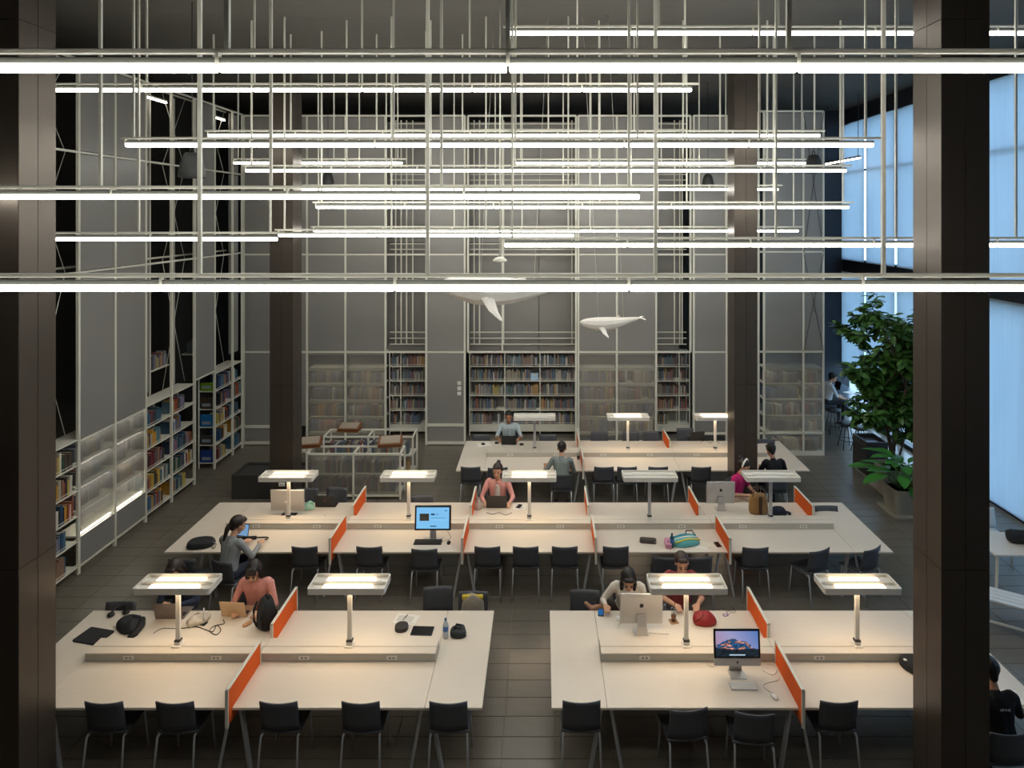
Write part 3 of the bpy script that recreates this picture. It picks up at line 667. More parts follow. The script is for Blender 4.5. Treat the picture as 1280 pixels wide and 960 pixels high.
# displayed volumes with their covers turned outwards, at the end of the corner bookcase
for r, (c, lab) in enumerate((('#243f86', 'royal blue boxed set'), ('#3a3a38', 'charcoal box file'), ('#1f6fae', 'bright blue box file'), ('#3d3527', 'dark brown framed volume'), ('#6f9a1c', 'lime green display volume'))):
    o = thing('display_volume', '%s facing out at the end of the corner bookcase' % lab, 'book', (LX - .2, 14.67, LZ[r]))
    cm = mat('cover_' + lab.split()[0] + str(r), c, .5, var=.1, scale=20)
    MB().cbox(-.14, .14, 0, .1, 0, (.28, .2, .27, .25, .18)[r], .004).build('cover', cm, o); MB().box(-.1, .1, -.0015, .001, .06, .13).build('cover_label', mat('cover_print', '#8f98a8', .6), o)
# open shelves of the end wall
BZ = [.29, .685, 1.08, 1.475, 1.87, 2.26]; SY = 16.9
def sx(x): return (x - VX)*SY/F
def back_case(a, b, dv, lab, dens):
    bookcase(lab, sx(a), sx(b), SY, BZ, .36, [sx(q) - sx(a) for q in dv], 'x')
    MB_ = MB().box(sx(a), sx(b), SY + .01, SY + .36, .12, .27); o = [q for q in bpy.data.objects if q.get('label') == lab][0]
    MB().cbox(-(sx(b)-sx(a))/2, (sx(b)-sx(a))/2, .005, .34, .1, .268, .004).build('plinth', white_metal, o)
    ed = [a] + dv + [b]
    for z in BZ[:-1]:
        for p, q in zip(ed[:-1], ed[1:]):
            row(Matrix.Translation((sx(p) + .03, SY + .03, z)), (sx(q) - sx(p) - .06)*rnd.choice((.8, .95, 1, 1)), .31, .97 if z > .4 else .8, None, (.018, .04), .22)
back_case(587, 720, [631, 675], 'wide white open bookcase of three bays behind the man in pale blue', 1); back_case(487, 532, [501], 'narrow white open bookcase beside the switch panel', 1); back_case(821, 862, [849], 'narrow white open bookcase between frosted and grey panels', 1)
for a, b in ((384, 432), (432, 482), (723, 771), (771, 820)):
    for z in (.3, .70, 1.13, 1.57): row(Matrix.Translation((bx(a) + .05, BY + .1, z + .016)), bx(b) - bx(a) - .1, .33, .95, None, (.03, .07), .22)
for a, b in ((955, 1004), (1004, 1029)):
    for z in (.1, .55, .95, 1.36, 1.75): row(Matrix.Translation((brx(a) + .04, BR + .1, z + .016)), brx(b) - brx(a) - .08, .31, .95, None, (.03, .07), .22)
for y0, y1 in ((10.4, 11.2), (11.26, 12.07)):
    for z in (1.0, 1.4, 1.8): row(Matrix.Translation((LX - .12, y0, z + .016)) @ Matrix.Rotation(R(90), 4, 'Z'), (y1 - y0)*.85, .3, .8, None, (.03, .06), .22)
for y0, y1 in ((12.97, 13.7), (14.7, 15.4), (9.5, 10.3)):                      # upper shelf glimpsed through the braced bays
    MB().box(LX - .8, LX - .5, y0, y1, 2.66, 2.69).build('shelf_board', white_metal, wl)
    row(Matrix.Translation((LX - .52, y0, 2.69)) @ Matrix.Rotation(R(90), 4, 'Z'), y1 - y0, .32, .9, None, (.03, .05), .22)
o = thing('display_book', 'pale blue picture book leaning face out on the wide bookcase', 'book', (sx(668), SY + .04, 1.475))
MB().cbox(-.1, .1, 0, .03, 0, .2, .003).build('cover', mat('pale_blue_cover', '#a9cbe8', .4), o); MB().box(-.05, .05, -.002, 0, .12, .16).build('cover_label', paper, o)

# low display shelves behind the column
def low_shelf(x0, x1, y0, d, h, lab, sheet):
    o = thing('display_shelf', lab, 'shelf', ((x0+x1)/2, y0, 0)); w = (x1-x0)/2
    n = 3
    for k in range(n):
        x = -w + 2*w*k/(n-1)
        for y in (0, d): MB().bar((x, y, 0), (x, y, h), .035).build('post', white_metal, o)
        MB().bar((x, 0, h), (x, d, h), .035).build('top_rail', white_metal, o)
    for y in (0, d):
        for z in (.08, h): MB().bar((-w, y, z), (w, y, z), .035).build('top_rail' if z == h else 'bottom_rail', white_metal, o)
    for z in (.1, .5): MB().box(-w, w, .02, d - .02, z, z + .02).build('shelf', white_metal, o)
    if sheet:
        for k in range(n-1): MB().box(-w + w*k + .025, -w + w*(k+1) - .025, -.005, .005, .11, h - .03).build('frosted_sheet', frost_m, o)
    return o
low_shelf(-4.94, -2.98, 13.08, .43, .95, 'low white display shelf with frosted front and books inside', True); low_shelf(-4.94, -2.93, 14.1, .48, .95, 'low open white display shelf behind the frosted one', False)
low_shelf(-6.2, -5.4, 14.3, .4, .7, 'small low white rack beside the charcoal box', False)
for x0, yy, z in ((-4.85, 13.16, .12), (-3.95, 13.16, .12), (-4.85, 13.16, .52), (-3.95, 13.16, .52), (-4.85, 14.2, .52), (-3.9, 14.2, .52), (-4.85, 14.2, .12), (-3.9, 14.2, .12)): row(Matrix.Translation((x0, yy, z)), .85, .3, .9, None, (.025, .05), .22)
me = stuff.mesh('books', book_attr_m); at = me.attributes.new('cover', 'FLOAT_COLOR', 'FACE')
at.data.foreach_set('color', [v for c in stuff_col for v in (*c, 1)])
tag(link('shelved_books', me), 'rows of many coloured books on the end wall shelves', 'books', None, 'stuff')
for (x, y, z, w, d, rz, lab) in ((488, 556, .97, .5, .36, 8, 'brown wooden reading stand at the end of the frosted display shelf'), (437, 538, .97, .5, .3, -3, 'brown wooden reading stand on the open display shelf'), (388, 557, .97, .45, .34, 12, 'brown wooden reading stand near the dark column')):
    p = px(x, y, z); o = thing('reading_stand', lab, 'stand', p, R(rz), 'wooden reading stands')
    MB().cbox(-w/2, w/2, -d/2, d/2, 0, .03, .004).build('base', wood, o)
    T = Matrix.Translation((0, 0, .09)) @ Matrix.Rotation(R(14), 4, 'X'); MB().cbox(-w/2, w/2, -d/2, d/2, 0, .02, .004, 0, T).build('slope', wood, o)
    MB().cbox(-w*.42, w*.42, -d*.4, d*.4, .021, .035, .002, 0, T).build('open_book', mat('aged_paper', '#9c8f80', .8), o); MB().box(-w/2+.02, w/2-.02, d/2-.05, d/2-.02, .02, .12).build('riser', wood, o)
o = thing('charcoal_box', 'large charcoal box standing behind the dark column', 'box', (-5.75, 13.1, 0))
MB().cbox(-.78, .8, 0, .06, 0, .5, .005).cbox(-.78, .8, .64, .7, 0, .5, .005).cbox(-.78, -.72, .06, .64, 0, .5, .005).cbox(.74, .8, .06, .64, 0, .5, .005).build('side_panels', dark_box, o)
MB().cbox(-.72, .74, .06, .64, .42, .46, .004).build('lid', dark_box, o)

# ================================================================== PEOPLE
def skin_mat(h): return mat('skin_' + h[1:], h, .55, var=.05, scale=30, spec=.35)
def cloth_mat(h): return mat('cloth_' + h[1:], h, .9, var=.1, scale=45, bump=.1)
def hair_mat(h): return mat('hair_' + h[1:], h, .45, var=.25, scale=60, stretch=(6, 6, 1))
def capsule(q, a, b, ra, rb, n=10):
    a, b = Vector(a), Vector(b); d = b - a; L = d.length
    d = d.normalized() if L > 1e-6 else Vector((0, 0, 1)); u = d.cross(Vector((.3, .9, .1))).normalized(); w = u.cross(d)
    rings = []
    for t in (-80, -50, -20): rings.append((a + d*ra*math.sin(R(t)), ra*math.cos(R(t))))
    rings.append((a, ra)); rings.append((a.lerp(b, .5), (ra + rb)/2)); rings.append((b, rb))
    for t in (20, 50, 80): rings.append((b + d*rb*math.sin(R(t)), rb*math.cos(R(t))))
    q.loft([[tuple(c + (u*math.cos(2*math.pi*k/n) + w*math.sin(2*math.pi*k/n))*r) for k in range(n)] for c, r in rings])
def fuse(q, name, voxel, mats, parent, it=3):
    me = q.mesh(name, []) if False else bpy.data.meshes.new(name + '_raw'); me.from_pydata(q.v, [], q.f)
    bm = bmesh.new(); bm.from_mesh(me); bmesh.ops.recalc_face_normals(bm, faces=bm.faces); bm.to_mesh(me); bm.free()
    t = link(name + '_raw', me); r = t.modifiers.new('r', 'REMESH'); r.mode = 'VOXEL'; r.voxel_size = voxel; r.use_smooth_shade = True
    s = t.modifiers.new('s', 'SMOOTH'); s.iterations = it; s.factor = .5
    dg = bpy.context.evaluated_depsgraph_get(); out = bpy.data.meshes.new_from_object(t.evaluated_get(dg)); out.name = name
    bpy.data.objects.remove(t); bpy.data.meshes.remove(me)
    out.materials.clear()
    for m in mats: out.materials.append(m)
    return link(name, out, parent)
def ik(S, H, l1, l2, pole):
    d = H - S; L = min(d.length, (l1 + l2)*.995); d.normalize()
    a = (l1*l1 - l2*l2 + L*L)/(2*L); h = math.sqrt(max(0, l1*l1 - a*a))
    p = (pole - d*pole.dot(d)).normalized(); return S + d*a + p*h, S + d*L
def person(lab, X, Y, yaw, shirt, pants, skin='#c99a7c', hair='#1c1715', lean=14, hands=None, sleeve='short', style='short', nod=25, turn=0, seat=.46, legs=None, tall=1.0, inner=None, extra=None):
    """seated figure; local +y is forward, origin on the floor under the hips; hands are local points"""
    o = thing('person', lab, 'person', (X, Y, 0), R(yaw), 'people reading and working')
    sk, sh, pa = skin_mat(skin), cloth_mat(shirt), cloth_mat(pants); parts = []      # (a, b, ra, rb, material index)
    q = MB(); hz = seat + .10
    Rl = Matrix.Rotation(R(-lean), 3, 'X'); hip = Vector((0, 0, hz))
    def tp(x, y, z): return hip + Rl @ Vector((x, y, z*tall))
    def cap(a, b, ra, rb, mi): capsule(q, a, b, ra, rb); parts.append((Vector(a), Vector(b), ra, rb, mi))
    # trunk
    for s in (-1, 1):
        cap((s*.075, -.01, hz), (s*.085, .03, hz - .01), .105, .1, 2)
        cap(tp(s*.065, 0, .06), tp(s*.06, .01, .2), .1, .092, 1); cap(tp(s*.06, .01, .2), tp(s*.075, .005, .38), .092, .1, 1); cap(tp(s*.08, 0, .4), tp(s*.15, -.01, .45), .085, .062, 1)
    cap(tp(0, 0, .02), tp(0, .01, .4), .1, .1, 1); cap(tp(0, -.01, .44), tp(0, -.005, .475), .075, .062, 1)
    nb = tp(0, -.005, .47); nk = tp(0, .02, .56); cap(nb, nk, .052, .048, 0)
    Rh = Matrix.Rotation(R(-lean*.3 - nod), 3, 'X'); Rt = Matrix.Rotation(R(turn), 3, 'Z'); RH = Rt @ Rh
    hc = nk + RH @ Vector((0, .015, .105))
    K = 1.12
    def hp(x, y, z): return hc + RH @ Vector((x, y, z))*K
    T = Matrix.Translation(hc) @ RH.to_4x4() @ Matrix.Scale(K, 4)
    q.ell((0, -.008, .03), (.074, .094, .09), 16, 11, 0, T); parts.append((hp(0, -.02, .03), hp(0, 0, .03), .085, .085, 0))
    cap(hp(0, .028, -.02), hp(0, .035, -.075), .068, .046, 0); cap(hp(0, .088, -.0), hp(0, .102, -.028), .012, .016, 0)       # face and nose
    for s in (-1, 1): cap(hp(s*.074, -.005, .005), hp(s*.078, -.012, -.03), .014, .009, 0); cap(hp(s*.03, .075, -.03), hp(s*.034, .07, -.04), .02, .018, 0)
    cap(hp(-.018, .087, -.058), hp(.018, .087, -.058), .01, .01, 0)                                                     # lips
    # legs
    for s in (-1, 1):
        lg = (legs or {}).get(s) or ((s*.12, .42, hz - .02), (s*.12, .38, .09), (s*.13, .52, .035))
        k, an, to = [Vector(v) for v in lg]
        cap((s*.09, .02, hz - .01), k, .088, .062, 2); cap(k, an, .06, .04, 2 if an.z < .3 else 0); cap(an - Vector((0, .02, .03)) if an.z < .3 else an, to, .038, .03, 3 if an.z < .3 else 0)
    # arms
    for s in (-1, 1):
        S = tp(s*.185, -.005, .435); H = Vector((hands or {}).get(s) or (s*.13, .42, .80))
        E, Wr = ik(S, H, .275*tall, .245*tall, Vector((s*.6, -.3, -.95)))
        cap(S, E, .056, .043, 1); m2 = 1 if sleeve == 'long' else 0
        if sleeve == 'short': cap(S.lerp(E, .75), E, .041, .039, 0)
        cap(E, Wr, .041, .028, m2)
        f = (Wr - E).normalized(); f = Vector((f.x, f.y, f.z*.35)).normalized(); up = Vector((0, 0, 1)); side = f.cross(up).normalized()
        pc = Wr + f*.075; cap(Wr, pc - side*.022, .026, .022, 0); cap(Wr, pc + side*.022, .026, .022, 0)
        for j, (off, ln) in enumerate(((-.033, .06), (-.011, .072), (.011, .076), (.033, .068))):                        # four fingers, two joints each
            b0 = pc + side*off*s*-1; b1 = b0 + f*ln*.55 - up*.006; b2 = b1 + f*ln*.42 - up*.02; cap(b0, b1, .0105, .0095, 0); cap(b1, b2, .0095, .0085, 0)
        t0 = Wr + f*.025 - side*s*.028; t1 = t0 + f*.03 - side*s*.024; t2 = t1 + f*.03 - up*.006; cap(t0, t1, .0125, .011, 0); cap(t1, t2, .011, .009, 0)
    b = fuse(q, 'body', .0085, [sk, sh, pa, mat('shoe_dark', '#2a2726', .6)], o)
    me = b.data; nf = len(me.polygons); c = np.empty(nf*3, 'f'); me.polygons.foreach_get('center', c); c = c.reshape(-1, 3)
    best = np.full(nf, 9.); idx = np.zeros(nf, 'i')
    for a, e, ra, rb, mi in parts:
        a_, d = np.array(a), np.array(e - a); t = np.clip(((c - a_) @ d)/max(1e-9, d @ d), 0, 1)
        v = np.linalg.norm(c - a_ - t[:, None]*d, axis=1) - (ra + (rb - ra)*t); k = v < best - 1e-5; best[k] = v[k]; idx[k] = mi
    me.polygons.foreach_set('material_index', idx); me.polygons.foreach_set('use_smooth', np.ones(nf, bool))
    # face details
    for s in (-1, 1):
        MB().ell((s*.031, .082, -.004), (.014, .007, .007), 8, 6, 0, T).build('eye', mat('eye_dark', '#1a1412', .3), o)
        MB().tube([hp(s*.015, .09, .022), hp(s*.034, .088, .026), hp(s*.05, .078, .02)], .0045, 5).build('eyebrow', hair_mat(hair), o)
    MB().tube([hp(-.022, .094, -.058), hp(0, .0985, -.056), hp(.022, .094, -.058)], .0055, 5).build('mouth', mat('lips', '#a0564e', .5), o)
    # hair
    h = MB(); h.ell((0, -.03, .042), (.086, .1, .09), 16, 11, 0, T)
    def hcap(a, bb, ra, rb): capsule(h, hp(*a), hp(*bb), ra*K, rb*K)
    hcap((-.035, .055, .085), (.035, .055, .085), .026, .026)
    if style in ('bob', 'long', 'fringe'):
        for s in (-1, 1): hcap((s*.072, .005, .03), (s*.078, -.005, -.09), .026, .024); hcap((s*.05, -.06, .0), (s*.055, -.06, -.11), .045, .035)
        hcap((0, -.075, 0), (0, -.075, -.12), .045, .04)
        if style == 'fringe': hcap((-.045, .075, .055), (.045, .075, .055), .022, .022)
    if style == 'long':
        for x in (-.05, 0, .05): hcap((x, -.07, -.1), (x*1.1, -.06, -.27), .04, .025)
        for s in (-1, 1): hcap((s*.075, 0, -.08), (s*.075, .03, -.24), .03, .018)
    if style == 'bun': hcap((0, -.09, .1), (0, -.105, .115), .036, .036); hcap((0, -.07, .0), (0, -.06, -.05), .05, .03)
    if style == 'short': hcap((0, -.06, 0), (0, -.055, -.045), .055, .04)
    if style == 'ponytail': hcap((0, -.1, .03), (.0, -.13, -.05), .03, .035); hcap((0, -.13, -.05), (0, -.12, -.2), .035, .018); hcap((0, -.06, 0), (0, -.06, -.04), .055, .04)
    fuse(h, 'hair', .009, [hair_mat(hair)], o, 2)
    if style == 'headband_bob': pass
    if extra: extra(o, hp, tp, T)
    return o
def T_at(x, y, z=HT): return px(x, y, z)
person('woman in a pale grey top at the longest table, seen from behind, beside a tablet', -4.76, 9.42, -22, '#8e9395', '#2a3142', lean=12, style='ponytail', hair='#2a201c', nod=18, turn=-22, hands={1: (.2, .42, .82), -1: (-.12, .4, .8)}, sleeve='long')
def sleeve_navy(o, hp, tp, T):
    MB().loft([[tp(.2 + .09*math.cos(a), .02 + .07*math.sin(a), z) for a in [2*math.pi*k/12 for k in range(12)]] for z in (.43, .3, .12, .0, -.06)]).build('draped_cardigan', navy_fab, o)
person('woman in a pink short sleeved top typing on the gold laptop', -3.87, 8.56, 180, '#d8958a', '#2c2f38', lean=16, style='fringe', hair='#241b18', nod=16, turn=8, hands={1: (.16, .4, .79), -1: (-.2, .42, .79)})
person('person in navy leaning in behind the lit lamp and grey laptop', -4.97, 8.72, 180, '#263145', '#2c2f38', lean=22, style='bob', hair='#2b211d', nod=25, sleeve='long', hands={1: (.05, .44, .8), -1: (-.15, .46, .79)})
def white_tee(o, hp, tp, T):
    MB().loft([[tp(x, y + .012, z) for x, y in ((-w, .095), (-w*.4, .118), (w*.4, .118), (w, .095))] + [tp(w, .085, z), tp(-w, .085, z)] for z, w in ((.44, .03), (.36, .05), (.2, .05), (.06, .055))], smooth=False).build('white_undershirt', cloth_mat('#d8d2cc'), o)
person('woman in an open pink cardigan over white, hair tied up, at a dark laptop', -.83, 11.66, 180, '#d99a92', '#3a3a40', lean=8, style='bun', hair='#2e2320', nod=0, turn=-8, sleeve='long', hands={1: (.22, .4, .78), -1: (-.24, .42, .78)}, extra=white_tee)
person('man in a pale blue tee working at a black laptop before the bookcase', -.79, 14.78, 180, '#b4c3c6', '#3a3a40', skin='#a8785c', lean=8, style='short', hair='#15120f', nod=2, hands={1: (.2, .38, .78), -1: (-.22, .38, .78)})
person('man in a grey tee seen from behind, writing at the table by the book wall', .38, 12.55, -4, '#76807d', '#5d5a50', skin='#b98a6c', lean=16, style='short', hair='#1a1614', nod=32, hands={1: (.12, .4, .78), -1: (-.34, .3, .79)})
def headband(o, hp, tp, T):
    MB().loft([[hp((.088 + r)*math.cos(a), -.005 + y, .045 + (.1 + r)*math.sin(a)) for r, y in ((0, -.014), (0, .014), (.01, .014), (.01, -.014))] for a in [R(-8 + 14*k) for k in range(15)]], smooth=False).build('headband', mat('white_headband', '#e6e0d6', .6), o)
person('woman in magenta with a white headband looking down at her lap', 3.68, 11.95, 222, '#c01f66', '#c9b598', lean=14, style='bun', hair='#1f1815', nod=14, turn=6, hands={1: (.1, .3, .72), -1: (-.2, .34, .66)}, extra=headband)
person('man in black seen from behind at the corner of the table by the book wall', 4.66, 12.45, 6, '#15171c', '#1c1e24', skin='#b98a6c', lean=14, style='short', hair='#17130f', nod=25, sleeve='long', hands={1: (.22, .4, .78), -1: (-.14, .4, .78)})
person('woman in white with long black hair bending over the table behind a silver computer', 1.16, 8.58, 176, '#d9d2c6', '#3a3532', lean=26, style='long', hair='#120f0f', nod=26, sleeve='long', hands={1: (.3, .36, .8), -1: (-.1, .4, .79)}, legs={1: ((.28, .1, .66), (.48, .12, .6), (.56, .1, .66)), -1: ((-.1, .35, .55), (.0, .36, .12), (.02, .46, .04))})
person('person in a red and white top behind the lit lamp above the red bag', 1.9, 8.66, 180, '#8c3b3a', '#3a3532', lean=10, style='short', hair='#3a2a22', nod=12, sleeve='short', hands={1: (.16, .4, .8), -1: (-.16, .4, .8)})
def shirt_print(o, hp, tp, T):
    cu_ = bpy.data.curves.new('shirt_print', 'FONT'); cu_.body = 'HPVNR'; cu_.size = .034; cu_.align_x = 'CENTER'; cu_.extrude = .001
    t = link('shirt_print', cu_, o); cu_.materials.append(mat('print_white', '#c9ccd2', .7))
    me_ = bpy.data.meshes.new_from_object(t.evaluated_get(bpy.context.evaluated_depsgraph_get())); bpy.data.objects.remove(t); t = link('shirt_print', me_, o)
    t.matrix_local = Matrix.Translation(tp(0.02, -.105, .36)) @ Matrix.Rotation(R(-12), 4, 'X') @ Matrix.Rotation(R(90), 4, 'X')
person('man in a black shirt with small white print, seen from behind', 4.66, 6.33, 0, '#0f1013', '#23252b', skin='#c08a66', lean=12, style='short', hair='#14110f', nod=22, hands={1: (.24, .4, .79), -1: (-.2, .4, .79)}, extra=shirt_print)
person('person in white sitting on a stool at the window counter', 8.02, 17.6, -90, '#d5d8da', '#23252b', lean=10, style='short', hair='#15120f', nod=20, seat=.64, hands={1: (.2, .4, .84), -1: (-.2, .4, .84)})

# ================================================================== THINGS ON THE TABLES
def laptop(x, y, w, yaw, lid, lab, ang=105, scr=None, logo=None, z=HT):
    p = px(x, y, z); d = w*.68; o = thing('laptop', lab, 'laptop', p, R(yaw))
    MB().cbox(-w/2, w/2, -d, 0, 0, .014, .003).build('base', lid, o); kb = MB()
    for r in range(5):
        for c in range(12): kb.box(-w*.43 + c*w*.072, -w*.43 + c*w*.072 + w*.06, -d*.5 + r*d*.085, -d*.5 + r*d*.085 + d*.07, .014, .0165)
    tag(kb.build('keys', black_pl, o), kind='stuff')
    T = Matrix.Translation((0, 0, .012)) @ Matrix.Rotation(R(90 - ang), 4, 'X')
    l = MB().cbox(-w/2, w/2, 0, .008, 0, d*.97, .003, 0, T).build('lid', lid, o)
    MB().box(-w*.47, w*.47, -.0012, .001, d*.06, d*.92, 0, T).build('screen', scr or mat('dark_screen', '#101216', .15), l)
    if logo: MB().prism([(w*.035*math.cos(a), w*.035*math.sin(a)) for a in [k*math.pi/6 for k in range(12)]], 0, .001, 0, T @ Matrix.Translation((0, .0082, d*.5)) @ Matrix.Rotation(R(-90), 4, 'X')).build('lid_mark', logo, l)
    return o
apple_pts = [(0, .30), (.12, .36), (.28, .34), (.38, .22), (.30, .08), (.30, -.04), (.40, -.16), (.30, -.36), (.18, -.46), (.06, -.42), (-.06, -.42), (-.18, -.46), (-.32, -.34), (-.42, -.1), (-.42, .12), (-.32, .3), (-.16, .36)]
def logo_on(parent, T, s, m):
    q = MB(); q.prism([(x*s, y*s) for x, y in apple_pts], 0, .0015, 0, T); q.prism([(.02*s, .42*s), (.06*s, .56*s), (.18*s, .64*s), (.16*s, .5*s)], 0, .0015, 0, T); q.build('logo', m, parent)
def wallpaper():
    m = bpy.data.materials.new('mountain_wallpaper'); m.use_nodes = True; n, l = m.node_tree.nodes, m.node_tree.links; n.clear()
    o = n.new('ShaderNodeOutputMaterial'); e = n.new('ShaderNodeEmission'); e.inputs[1].default_value = .55; l.new(e.outputs[0], o.inputs[0])
    tc = n.new('ShaderNodeTexCoord'); sp = n.new('ShaderNodeSeparateXYZ'); l.new(tc.outputs['Generated'], sp.inputs[0])
    nz = n.new('ShaderNodeTexNoise'); nz.inputs['Scale'].default_value = 5; nz.inputs['Detail'].default_value = 6; l.new(tc.outputs['Generated'], nz.inputs[0])
    def ma(op, a, b):
        q = n.new('ShaderNodeMath'); q.operation = op
        for i, v in enumerate((a, b)):
            if isinstance(v, (int, float)): q.inputs[i].default_value = v
            else: l.new(v, q.inputs[i])
        return q.outputs[0]
    def ramp(f, st):
        r = n.new('ShaderNodeValToRGB'); l.new(f, r.inputs[0]); el = r.color_ramp.elements
        while len(el) < len(st): el.new(.5)
        for q, (p_, c) in zip(el, st): q.position = p_; q.color = srgb(c)
        return r.outputs[0]
    def mixc(f, a, b):
        q = n.new('ShaderNodeMix'); q.data_type = 'RGBA'; l.new(f, q.inputs[0]); l.new(a, q.inputs[6]); l.new(b, q.inputs[7]); return q.outputs[2]
    dx = ma('ABSOLUTE', ma('SUBTRACT', sp.outputs[0], .42), 0)
    hgt = ma('ADD', ma('SUBTRACT', .72, ma('MULTIPLY', dx, .7)), ma('MULTIPLY', ma('SUBTRACT', nz.outputs[0], .5), .55))
    sky = ramp(ma('ADD', ma('MULTIPLY', sp.outputs[0], .7), ma('MULTIPLY', sp.outputs[2], .25)), [(0, '#a07a8c'), (.45, '#8f8fb5'), (1, '#3f6aa6')])
    nz2 = n.new('ShaderNodeTexNoise'); nz2.inputs['Scale'].default_value = 9; nz2.inputs['Detail'].default_value = 5; l.new(tc.outputs['Generated'], nz2.inputs[0])
    rock = ramp(nz2.outputs[0], [(.34, '#16202e'), (.46, '#2d5b8a'), (.54, '#2a2c34'), (.6, '#d0826a'), (.7, '#e7b8a0')])
    gnd = ramp(nz2.outputs[0], [(.3, '#14161a'), (.7, '#26303a')])
    f1 = ma('GREATER_THAN', hgt, sp.outputs[2]); f2 = ma('LESS_THAN', sp.outputs[2], ma('ADD', .16, ma('MULTIPLY', nz.outputs[0], .3)))
    l.new(mixc(f2, mixc(f1, sky, rock), gnd), e.inputs[0]); return m
def imac(x, y, yaw, lab, scr=None, w=.53, z=HT):
    p = px(x, y, z); o = thing('desktop_computer', lab, 'computer', p, R(yaw), 'silver all in one computers')
    MB().cbox(-.09, .09, -.055, .09, 0, .008, .003).build('foot', alu, o)
    MB().loft([[(-.075, .08, .008), (.075, .08, .008), (.075, .09, .008), (-.075, .09, .008)], [(-.06, .085, .12), (.06, .085, .12), (.06, .095, .12), (-.06, .095, .12)], [(-.055, .05, .24), (.055, .05, .24), (.055, .062, .24), (-.055, .062, .24)]], smooth=False).build('stand', alu, o)
    T = Matrix.Translation((0, 0, .11)) @ Matrix.Rotation(R(-6), 4, 'X'); h = .40
    c = MB().cbox(-w/2, w/2, 0, .022, 0, h, .006, 0, T).ell((0, .018, h*.52), (w*.49, .009, h*.48), 20, 9, 0, T).build('case', alu, o)
    MB().cbox(-w/2 + .002, w/2 - .002, -.003, .001, .085, h - .002, .003, 0, T).build('bezel', mat('screen_bezel', '#0c0d0f', .2), c)
    MB().box(-w*.455, w*.455, -.005, -.003, .105, h - .025, 0, T).build('screen', scr or mat('dark_screen', '#101216', .15), c)
    logo_on(c, T @ Matrix.Translation((0, -.0002, .042)) @ Matrix.Rotation(R(90), 4, 'X'), .028, black_pl)
    logo_on(c, T @ Matrix.Translation((0, .0272, h*.62)) @ Matrix.Rotation(R(-90), 4, 'X') @ Matrix.Diagonal((1, -1, 1, 1)), .062, black_pl)
    if scr: MB().box(-.09, .09, -.0062, -.005, .118, .128, 0, T).build('icon_bar', emat('icon_bar', '#9fb4c6', .7), c)
    return o
imac(922, 845, 0, 'silver computer showing a mountain wallpaper, facing the orange divider', wallpaper())
imac(801, 789, 180, 'silver computer seen from behind in front of the woman in white', None)
imac(900, 636, 180, 'silver computer seen from behind next to the woman in magenta', None, .5)
def blank_monitor(x, y, yaw, lab):
    p = px(x, y, HT); o = thing('monitor', lab, 'monitor', p, R(yaw))
    MB().cbox(-.13, .13, -.1, .1, 0, .012, .003).build('foot', black_pl, o); MB().cbox(-.04, .04, .02, .045, .012, .26, .004).build('stand', alu, o)
    T = Matrix.Translation((0, 0, .1)) @ Matrix.Rotation(R(-5), 4, 'X')
    c = MB().cbox(-.29, .29, -.02, .012, 0, .37, .006, 0, T).build('case', alu, o); MB().box(-.27, .27, -.022, -.02, .02, .35, 0, T).build('screen', mat('dark_screen', '#101216', .15), c); return o
blank_monitor(360, 645, 180, 'plain silver monitor back behind the lit lamp')
p = px(541, 675, HT); o = thing('monitor', 'black monitor showing a pale blue web page', 'monitor', p)
MB().cbox(-.16, .16, -.07, .07, 0, .012, .003).build('foot', alu, o); MB().cbox(-.05, .05, .02, .05, .012, .25, .004).build('stand', alu, o)
T = Matrix.Translation((0, 0, .16)) @ Matrix.Rotation(R(-6), 4, 'X'); c = MB().cbox(-.29, .29, -.02, .02, 0, .38, .006, 0, T).build('case', black_pl, o)
MB().box(-.262, .262, -.0225, -.02, .03, .355, 0, T).build('screen', emat('page_blue', '#6fa9d2', .62), c)
MB().box(-.21, -.06, -.0235, -.0225, .15, .26, 0, T).build('page_picture', mat('page_photo', '#5b5a50', .6, var=.6, scale=30), c)
for a, b, z0, z1, cc in ((-.03, .03, .235, .262, '#1d3a5c'), (.05, .09, .24, .256, '#4d82ad'), (-.03, .2, .19, .198, '#4d82ad'), (-.03, .2, .16, .166, '#8fc0e2'), (-.04, .06, .058, .075, '#2b5173'), (.19, .23, .3, .312, '#2b5173')): MB().box(a, b, -.0235, -.0225, z0, z1, 0, T).build('page_text', emat('page_' + cc[1:], cc, .6), c)
def keyboard(x, y, w, m, km, lab, yaw=0):
    p = px(x, y, HT); o = thing('keyboard', lab, 'keyboard', p, R(yaw)); d = w*.36
    MB().cbox(-w/2, w/2, -d/2, d/2, 0, .014, .004).build('base', m, o)
    for r in range(5):
        for c in range(14): MB().cbox(-w*.475 + c*w*.068, -w*.475 + c*w*.068 + w*.06, -d*.44 + r*d*.178, -d*.44 + r*d*.178 + d*.15, .0135, .018, .001).build('key', km, o)
keyboard(929, 859, .29, alu, mat('white_key', '#e3e2dd', .5), 'small white keyboard before the mountain wallpaper computer', -2); keyboard(535, 678, .44, black_pl, mat('black_key', '#222326', .5), 'black keyboard before the black monitor')
def mouse(x, y, m, lab, yaw=0):
    p = px(x, y, HT); o = thing('mouse', lab, 'mouse', p, R(yaw)); MB().loft([[(.03*k*math.cos(a), .055*k*math.sin(a), z) for a in [2*math.pi*i/14 for i in range(14)]] for k, z in ((.9, 0), (1, .008), (.92, .02), (.6, .03), (.2, .033))]).build('shell', m, o)
    MB().cbox(-.003, .003, .015, .035, .026, .034, .001).build('wheel', socket_d, o)
